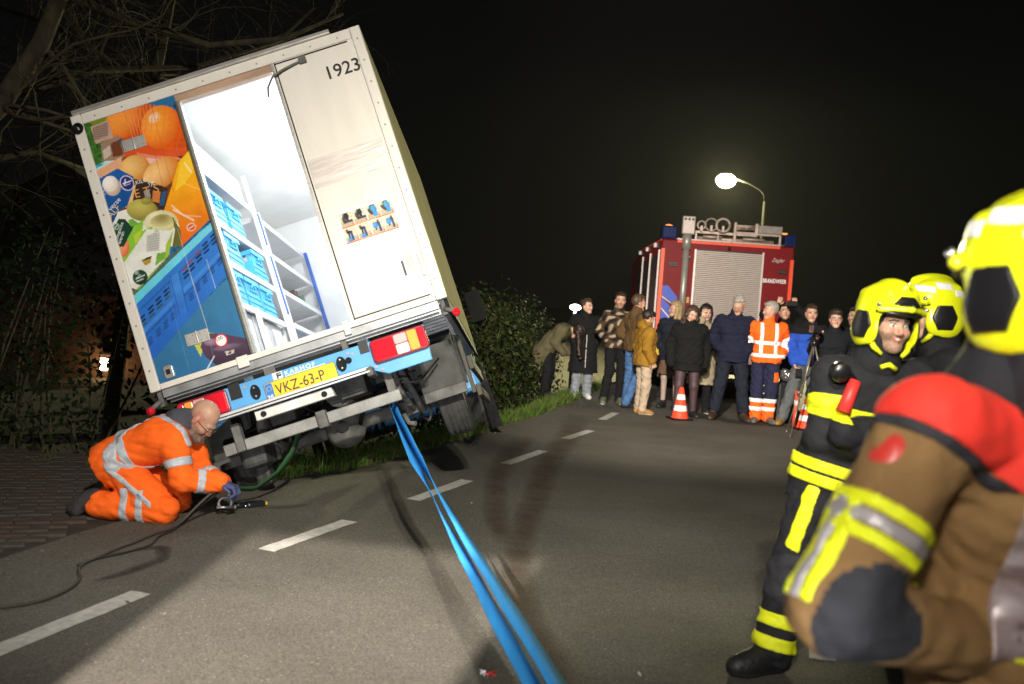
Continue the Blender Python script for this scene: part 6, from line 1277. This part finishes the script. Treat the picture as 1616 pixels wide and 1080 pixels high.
for q, (a, b) in enumerate(((2.02, 1.83), (1.80, 1.61), (1.58, 1.39), (1.36, 1.17))):
    poly = [(-1.168, a), (-1.06 if q == 0 else -1.168, a), (-.88, a-.20 if q == 0 else a-.29), (-.88, a-.20-.19 if q == 0 else a-.29-.19), (-1.168, b)]
    MB().prism(poly if q == 0 else [poly[0]]+poly[2:], -.007, -.002).build('chevron', mat('chevron_blue', (.015, .07, .55), .45), fe)
    if q < 3: MB().prism([(-1.168, b-.004), (-.88, b-.29-.004 if q else b-.20-.004), (-.88, b-.32 if q else b-.21), (-1.168, b-.03)], -.007, -.002).build('chevron', mat('chevron_white', (.85, .72, .58), .45), fe)
MB().tube([(-.79, -.09, 1.2), (-.79, -.09, 2.72)], .062, 16).tube([(-.79, -.09, 2.72), (-.79, -.09, 3.0)], .085, 16).tube([(-.86, -.09, 2.58), (-.70, -.09, 2.58)], .025, 8).build('light_mast', mat('mast_chrome', (.42, .40, .37), .4, .35), fe)
mh = MB().box((-.90, -.16, 3.0), (-.66, -.04, 3.34)).build('mast_head', galu, fe, .02)
for x in (-.85, -.78, -.71): MB().tube([(x, -.165, 3.28), (x, -.1605, 3.28)], .025, 10).build('mast_hole', blk, mh)
bb_ = mat('beacon_blue', (.012, .025, .11), .15, coat=.6)
MB().box((-1.25, .0, 2.905), (-.97, .35, 3.15)).build('beacon', bb_, fe, .03); MB().box((1.05, .0, 2.905), (1.26, .35, 3.13)).build('beacon', bb_, fe, .03)
am = mat('amber_lamp', (1, .30, .05), .3, emit=1.2)
MB().lathe([(.07, 0), (.07, .05), (.001, .07)], 12, M=Matrix.Translation((-1.08, .5, 3.15))).build('amber_lamp', am, fe); MB().cbox((1.10, .3, 3.16), (.1, .05, .03)).build('amber_lamp', am, fe)
pinkm = mat('old_alloy', (.46, .37, .33), .5, .4, var=.25)
rg_ = MB().box((-.62, .1, 3.05), (.55, .14, 3.10)).box((-.62, .1, 2.93), (-.58, .14, 3.05)).box((.10, .08, 2.93), (.15, .16, 3.30)).box((.12, .1, 3.08), (1.0, .16, 3.13)).box((.16, .12, 3.22), (.55, .16, 3.26)).box((-.2, .1, 2.93), (-.17, .14, 3.05)).box((.96, .1, 2.93), (1.0, .16, 3.24)).box((.50, .09, 3.07), (.56, .17, 3.30)); rg_.build('roof_rack', pinkm, fe, .006)
for x, z, r, w in ((-.52, 3.20, .075, .018), (-.34, 3.22, .115, .014), (-.12, 3.22, .125, .026)):
    MB().tube([(x+r*math.cos(a), .02+.03*k, z+r*math.sin(a)) for k in range(2) for a in np.linspace(0, 2*PI, 20)], w, 6).build('hose_coil', pinkm, fe); MB().cbox((x, .02, z-.07), (.04, .06, .11)).build('coil_bracket', pinkm, fe)
MB().tube([(.17, .2, 3.2), (.52, .2, 3.22)], .035, 8).tube([(.22, .1, 3.2), (.5, .1, 3.24)], .02, 6).build('nozzle_pipe', pinkm, fe); MB().box((.56, .05, 3.12), (1.0, .22, 3.27)).build('roof_box', mat('box_grey', (.30, .26, .25), .5, .3), fe, .01); MB().tube([(-.6, .3, 2.97), (.9, .3, 2.97)], .04, 8).tube([(-.45, .2, 3.0), (-.1, .2, 3.0)], .03, 8).tube([(.3, .2, 3.0), (.7, .2, 3.0)], .028, 8).build('ladder_tube', pinkm, fe)
text('brand_lettering', 'BRANDWEER', .105, mat('retro_white', (.9, .9, .88), .45), fe, Vector((.692, -.004, 2.205)), RX90, xs=.675, bold=.003, spacing=1.05)
text('maker_lettering', 'Ziegler', .10, mat('script_silver', (.6, .58, .55), .35), fe, Vector((.83, -.004, 2.60)), RX90, xs=.8, shear=.5)
for x, z in ((-1.0, 2.43), (1.04, 2.42)):
    q = MB().prism(rrect(x-.075, z-.04, x+.075, z+.04, .015), -.03, -.002).build('rear_lamp', blk, fe, .004); MB().tube([(x-.04, -.034, z), (x-.04, -.031, z)], .022, 10).tube([(x, -.034, z), (x, -.031, z)], .022, 10).tube([(x+.04, -.034, z), (x+.04, -.031, z)], .022, 10).build('lamp_lens', mat('grey_lens', (.08, .07, .07), .15), q)
MB().box((-.70, -.01, 1.72), (-.655, -.002, 1.83)).build('sign_plate', mat('sign_yellow', (.6, .38, .05), .5), fe); MB().box((-1.23, -.01, .70), (-1.12, -.002, .92)).build('sign_plate', mat('plate_yellow', (.88, .58, .03), .35), fe); MB().box((.72, -.01, .50), (1.1, -.002, .60)).build('license_plate', mat('pale_plate', (.45, .42, .30), .5), fe); MB().tube([(0.02, -.03, 2.76), (.02, -.03, 2.82)], .03, 8).build('camera_eye', blk, fe)
dsm = mat('shutter_dark', (.06, .055, .055), .4, .4)
for k in range(3):
    s2 = MB(); y0 = .25+k*1.65; z = .75
    while z < 2.55: s2.prism([(-1.243, z), (-1.256, z+.01), (-1.256, z+.045), (-1.243, z+.058)], y0, y0+1.45, 'y', M=None) if False else s2.box((-1.256, y0, z), (-1.243, y0+1.45, z+.052)); z += .062
    s2.build('side_shutter', dsm, fe); MB().box((-1.275, y0-.06, .7), (-1.243, y0-.01, 2.7)).build('shutter_post', galu, fe); MB().cbox((-1.27, y0+.7, 2.82), (.06, .14, .09)).build('side_lamp', mat('lamp_white', (.6, .62, .6), .3), fe, .01)
MB().box((-1.246, .1, 2.865), (-1.2405, 5.1, 2.9)).build('side_stripe', stripe_m, fe)
for x in (-1.0, 1.0):
    for y in (1.6, 6.0): MB().lathe([(.001, -.14), (.3, -.14), (.5, -.12), (.52, 0), (.5, .12), (.3, .14), (.001, .14)], 24, M=Matrix.Translation((x, y, .52)) @ Matrix.Rotation(PI/2, 4, 'Y')).build('wheel', rubber if 'rubber' in globals() else blk, fe)
# ------------------------------------------------------------------ cones, tripod, small things on the road
corange = mat('cone_orange', (.90, .07, .025), .5, var=.06)
def cone(x, y, rz, lab):
    o = empty('traffic_cone', (x, y, 0), rz, lab, 'cone', 'orange cones in front of the bystanders'); r = lambda z: .128-.097*(z-.03)/.48
    MB().prism(rrect(-.17, -.17, .17, .17, .04), 0, .028, 'z').build('base', rubber if 'rubber' in globals() else blk, o, .006)
    MB().lathe([(r(.03)+.012, .028), (r(.03), .045), (r(.5), .50), (.022, .508), (.001, .508)], 24).build('cone_body', corange, o)
    for z0, z1 in ((.14, .225), (.315, .395)): MB().lathe([(r(z0)+.0035, z0), (r(z1)+.0035, z1)], 24).build('reflective_band', refl, o)
    o.scale = (.93, .93, .93); return o
cone(2.5, 14.38, .3, 'orange traffic cone with two white bands in front of the girl in the miniskirt'); cone(4.27, 14.2, .1, 'orange traffic cone half hidden behind the tripod legs')
lf = empty('warning_post', (4.13, 14.3, 0), 0, 'thin red post with white bands standing between tripod and cone', 'post')
MB().tube([(0, 0, 0), (.02, 0, .54)], .028, 10).build('post', corange, lf); MB().tube([(.012, 0, .33), (.0145, 0, .40)], .0295, 10).build('reflective_band', refl, lf)
tp = empty('tripod', (4.06, 13.25, 0), 0, 'slim grey camera tripod in front of the man in the blue jacket', 'tripod'); tpm = mat('tripod_grey', (.20, .18, .155), .35, .6)
hd = Vector((-.03, .05, 1.28))
for ex, ey in ((-.30, -.12), (-.20, .42), (.34, .10)):
    e = Vector((ex, ey, 0)); m = hd.lerp(e, .55); MB().tube([hd, m], .014, 8).tube([m, e], .009, 8).tube([m-(e-hd)*.02, m+(e-hd)*.03], .020, 8).tube([e+(hd-e)*.03, e], .014, 8).build('leg', tpm, tp)
MB().tube([hd+Vector((0, 0, -.45)), hd+Vector((0, 0, .12))], .013, 8).tube([hd+Vector((0, 0, -.05)), hd+Vector((0, 0, .03))], .04, 10).build('centre_column', blk, tp); MB().tube([hd+Vector((0, 0, .1)), hd+Vector((-.14, -.16, .02))], .010, 6).build('pan_handle', blk, tp)
for ex, ey in ((-.30, -.12), (-.20, .42), (.34, .10)): p = hd.lerp(Vector((ex, ey, 0)), .42); MB().tube([hd+Vector((0, 0, -.42)), p], .007, 6).build('brace', blk, tp)
vc = empty('video_camera', (4.03, 13.30, 1.40), 0, 'small black video camera mounted on the tripod', 'camera')
MB().box((-.06, -.06, 0), (.06, .09, .11)).build('camera_body', blk, vc, .012); MB().tube([(0, -.06, .055), (0, -.15, .055)], [.045, .05], 16).build('lens', mat('lens_black', (.012, .012, .014), .2), vc); MB().tube([(-.02, .08, .13), (-.02, -.08, .13)], .014, 8).tube([(-.02, 0, .13), (-.02, 0, .1)], .01, 6).build('handle_grip', blk, vc)
ph = empty('smartphone', (4.24, 15.27, 1.80), 0, 'dark phone held up in both hands above the crowd', 'phone'); MB().box((-.085, -.006, -.04), (.085, .006, .04)).build('phone_body', blk, ph, .004); MB().tube([(-.06, -.006, .018), (-.06, -.009, .018)], .01, 8).build('phone_lens', mat('lens_glass', (.05, .05, .06), .1), ph)
wl_ = empty('wallet', (4.16, 14.36, .80), 0, 'black wallet in the hand of the man in the blue jacket', 'wallet'); MB().prism(rrect(-.045, -.06, .045, .06, .01), -.012, .012).build('wallet_cover', blk, wl_, .003)
ec = empty('equipment_bag', (4.20, 15.05, 0), 0, 'black equipment bag standing behind the man in orange', 'bag'); MB().box((-.17, -.12, 0), (.17, .12, .60)).build('bag_body', blk, ec, .05); MB().tube([(-.08, 0, .58), (-.07, 0, .64), (.07, 0, .64), (.08, 0, .58)], .01, 6).build('handle', blk, ec)
F = Field(); F.ell((0, 0, .08), (.13, .11, .10), .02); F.ell((-.06, -.03, .13), (.07, .07, .07), .03); F.off(lambda P: (.012*np.abs(np.sin(P@V3(60, 31, 44).astype(f4)+2*np.sin(P@V3(-31, 50, 20).astype(f4))))).astype(f4))
fb = solid('foil_bundle', F, .008, mat('foil', (.7, .7, .72), .18, .9)); fb.location = (4.20, 15.03, .62); tag(fb, 'crumpled silver foil bundle on top of the black equipment bag', 'foil')
# blue tow sling: two flat webbing ribbons that twist about each other
def ribbon(name, pts, w, tw, m, parent, n=70, side=0):
    P = np.array(pts, float); t = np.linspace(0, 1, len(P)); s = np.linspace(0, 1, n); C_ = np.stack([np.interp(s, t, P[:, i]) for i in range(3)], 1)
    for _ in range(6): C_[1:-1] = (C_[:-2]+C_[1:-1]*2+C_[2:])/4
    V = []
    for i in range(n):
        d = unit(C_[min(i+1, n-1)]-C_[max(i-1, 0)]); a = unit(np.cross(d, V3(0, 0, 1))); b = np.cross(a, d); an = np.interp(s[i], *tw); wv = a*math.cos(an)+b*math.sin(an); nv = np.cross(d, wv)
        for u, k in ((-1, -1), (1, -1), (1, 1), (-1, 1)): V.append(C_[i]+wv*u*w/2*(1+.06*math.sin(i*.9))+nv*k*.0016)
    F = [(i*4+k, i*4+(k+1) % 4, i*4+4+(k+1) % 4, i*4+4+k) for i in range(n-1) for k in range(4)]+[(0, 1, 2, 3)]
    return mesh_np(name, V, F, m, parent=parent) if parent is None or True else None
web = mat('webbing_blue', (.04, .31, .72), .85, var=.10, vscale=20, bump=.4, bscale=160, spec=.1, stretch=(1, .1, 1))
sl = empty('tow_sling', (-.87, 7.3, .74), 0, 'long blue webbing sling stretched from under the truck to the foreground', 'tow strap')
b0 = np.array((-.87, 7.3, .74)); tg = lambda *p: [np.array(q)-b0 for q in p]
A0, A1, A2, A3 = (-.86, 7.33, .74), (-.50, 5.85, .575), (-.16, 4.55, .455), (.18, 3.2, .355)
def webstrip(off, tw): return ribbon('webbing', tg(*[tuple(np.array(a)+np.array(o)) for a, o in zip((A0, A1, A2, A3, (.62, 1.5, .27), (1.0, 0, .22)), off)]), .084, tw, web, sl)
webstrip([(-.012, 0, .0), (-.022, 0, .0), (-.024, 0, -.012), (-.038, 0, -.01), (-.03, 0, 0), (0, 0, 0)], ([0, .10, .2, .30, .40, .52, .7, 1], [1.25, .9, .5, 1.15, .6, .3, .15, .1]))
webstrip([(.012, 0, .0), (.016, 0, .016), (.012, 0, .018), (.030, 0, .018), (.03, 0, .01), (0, 0, .01)], ([0, .10, .2, .30, .40, .52, .7, 1], [1.7, 1.5, 1.45, .8, .5, .35, .2, .15]))
gs = empty('green_sling', (-1.86, 7.0, .14), 0, 'green webbing sling looped from the worker up under the truck', 'lifting sling'); gweb = mat('webbing_green', (.010, .06, .012), .8, var=.15)
b0 = np.array((-1.86, 7.0, .14)); ribbon('webbing', tg((-1.90, 6.72, .17), (-1.82, 6.85, .14), (-1.74, 7.0, .12), (-1.62, 7.15, .22), (-1.54, 7.22, .36), (-1.50, 7.28, .56)), .055, ([0, 1], [.5, 1.6]), gweb, gs)
shk = empty('shackle', (-1.84, 6.60, .05), .5, 'galvanised lifting shackle lying by the worker gloved hand', 'shackle'); zc = mat('zinc_bright', (.4, .4, .4), .4, .6)
MB().tube([(.06*math.cos(a), .0, .06+.05*math.sin(a)*1.1) for a in np.linspace(-.7, PI+.7, 14)], .013, 8).build('bow', zc, shk); MB().tube([(-.075, 0, .02), (.085, 0, .02)], .012, 8).tube([(.085, 0, .02), (.10, 0, .02)], .022, 8).build('pin', zc, shk)
shk.scale = (.72, .72, .72)
hk = empty('handheld_radio', (-1.75, 6.93, 0), .75, 'black handheld device with a yellow end lying on the asphalt', 'radio')
MB().box((-.04, -.03, .002), (.10, .03, .040)).build('case', blk, hk, .008); MB().box((.1005, -.018, .010), (.122, .018, .032)).build('end_cap', mat('cap_yellow', (.5, .33, .03), .5), hk, .004); MB().tube([(-.04, .0, .02), (-.09, .0, .022), (-.125, .0, .022)], [.02, .026, .024], 10).build('front_head', blk, hk); MB().lathe([(.001, -.008), (.009, -.004), (.009, .004), (.001, .008)], 8, M=Matrix.Translation((-.03, -.034, .025))).lathe([(.001, -.008), (.009, -.004), (.009, .004), (.001, .008)], 8, M=Matrix.Translation((-.055, -.03, .018))).build('bright_button', mat('chrome', (.8, .8, .8), .15, .9), hk)
cb = MB(); rc_ = random.Random(4)
pc = [(-1.83, 6.38, .24), (-1.92, 6.33, .15), (-2.0, 6.28, .05), (-2.03, 6.17, .012), (-2.1, 5.98, .012), (-2.12, 5.8, .012), (-2.17, 5.62, .012), (-2.19, 5.45, .012), (-2.22, 5.30, .012), (-2.20, 5.18, .012), (-2.12, 5.04, .012), (-2.09, 4.88, .012), (-2.12, 4.66, .012), (-2.24, 4.52, .012), (-2.6, 4.38, .012), (-3.4, 4.2, .012)]
def smooth(p, n=70):
    P = np.array(p); s = np.linspace(0, 1, n); t = np.linspace(0, 1, len(P)); C_ = np.stack([np.interp(s, t, P[:, i]) for i in range(3)], 1)
    for _ in range(4): C_[1:-1] = (C_[:-2]+2*C_[1:-1]+C_[2:])/4
    return [Vector(c) for c in C_]
tag(MB().tube(smooth(pc), .0085, 6).build('air_hose', mat('hose_brown', (.05, .042, .034), .7)), 'thin dark hose running from the kneeling worker across the asphalt', 'hose')
tag(MB().tube(smooth([(-1.84, 6.42, .2), (-1.95, 6.40, .10), (-2.02, 6.32, .01), (-2.02, 6.1, .010), (-2.05, 5.95, .010), (-2.02, 5.75, .010), (-2.10, 5.55, .010), (-2.2, 5.4, .010), (-2.23, 5.25, .011)]), .007, 6).build('air_hose', mat('hose_dark', (.02, .018, .016), .7)), 'second thinner hose beside the long dark hose near the worker knees', 'hose')
lt = empty('crumpled_wrapper', (-.005, 4.12, 0), 0, 'small crumpled red and white wrapper on the road at the bottom edge', 'litter'); rl = random.Random(9)
for m_, dx in ((mat('wrapper_red', (.6, .02, .02), .5), .012), (mat('wrapper_white', (.75, .72, .7), .6), -.016)):
    q = MB()
    for k in range(7): c = Vector((dx+rl.uniform(-.016, .016), rl.uniform(-.014, .014), rl.uniform(.004, .022))); q.sheet([c+Vector((rl.uniform(-.02, .02), rl.uniform(-.015, .015), rl.uniform(-.004, .016))) for _ in range(3)])
    q.build('foil_piece', m_, lt, flip=False)

for o_ in list(bpy.data.objects):
    if o_.name.split('.')[0] in ('side_panel', 'reflective_patch', 'chin_strap', 'visor_knob', 'bracket', 'hose', 'bumper_hole', 'spring_shackle', 'stem', 'air_tank', 'beam_clamp', 'side_guard', 'hose_coil', 'ladder_tube', 'brake_line', 'tow_mount', 'exhaust', 'top_stripe', 'webbing', 'shutter_frame', 'sign_plate') and o_.type == 'MESH': split_loose(o_)

# added unseen work light; its barn doors cut the sharp-edged patch on the road
WL = Vector((-1.7, -2.4, 3.5)); WA = Vector((-1.036, 3.34, 0))
wf = empty('added_floodlight', (WL.x, WL.y, 0), 0, 'unseen floodlight added left of the camera, its barn doors shaping the road patch', 'floodlight')
MB().tube([(0, -.14, 0), (0, -.14, 3.3)], .03, 8).tube([(-.5, -.5, 0), (0, -.14, .7)], .02, 6).tube([(.5, -.4, 0), (0, -.14, .7)], .02, 6).tube([(0, .6, 0), (0, -.14, .7)], .02, 6).build('stand', steel, wf)
dv = (WA-WL).normalized(); Mh = Matrix.Translation((0, 0, WL.z)) @ dv.to_track_quat('-Z', 'Y').to_matrix().to_4x4()
hb2 = MB(); L_ = .42; q_ = lambda d: L_*math.tan(math.radians(d)); wl_, wr_, tp_ = q_(5.2), q_(6.2), q_(9.0)
hb2.box((-wl_-.02, -.35, -L_), (-wl_, .3, .1), 0, Mh).box((-wl_+.002, tp_, -L_), (wr_-.002, tp_+.02, .1), 0, Mh).box((wr_, -.35, -L_), (wr_+.02, .3, .1), 0, Mh).box((-.1, -.35, .101), (.1, .3, .13), 0, Mh).build('beam_shaper', blk, wf)
spot('work_lamp', WL, WA-Vector((0, .5, 0)), 10500, (1, .87, .79), 64, .8, .003)

# ------------------------------------------------------------------ thin mist added so the far lamp gets a halo in place of lens glare
hz = MB().box((-45, -14, -3.2), (50, 62, 8.6)).build('haze', [])
hm_ = bpy.data.materials.new('mist'); hm_.use_nodes = True; t_ = hm_.node_tree; t_.nodes.remove(t_.nodes['Principled BSDF'])
pv = t_.nodes.new('ShaderNodeVolumePrincipled'); pv.inputs['Color'].default_value = (.9, .9, .88, 1); pv.inputs['Density'].default_value = .00013; pv.inputs['Anisotropy'].default_value = 0
t_.links.new(pv.outputs[0], t_.nodes['Material Output'].inputs['Volume']); hz.data.materials.append(hm_); tag(hz, kind='stuff')
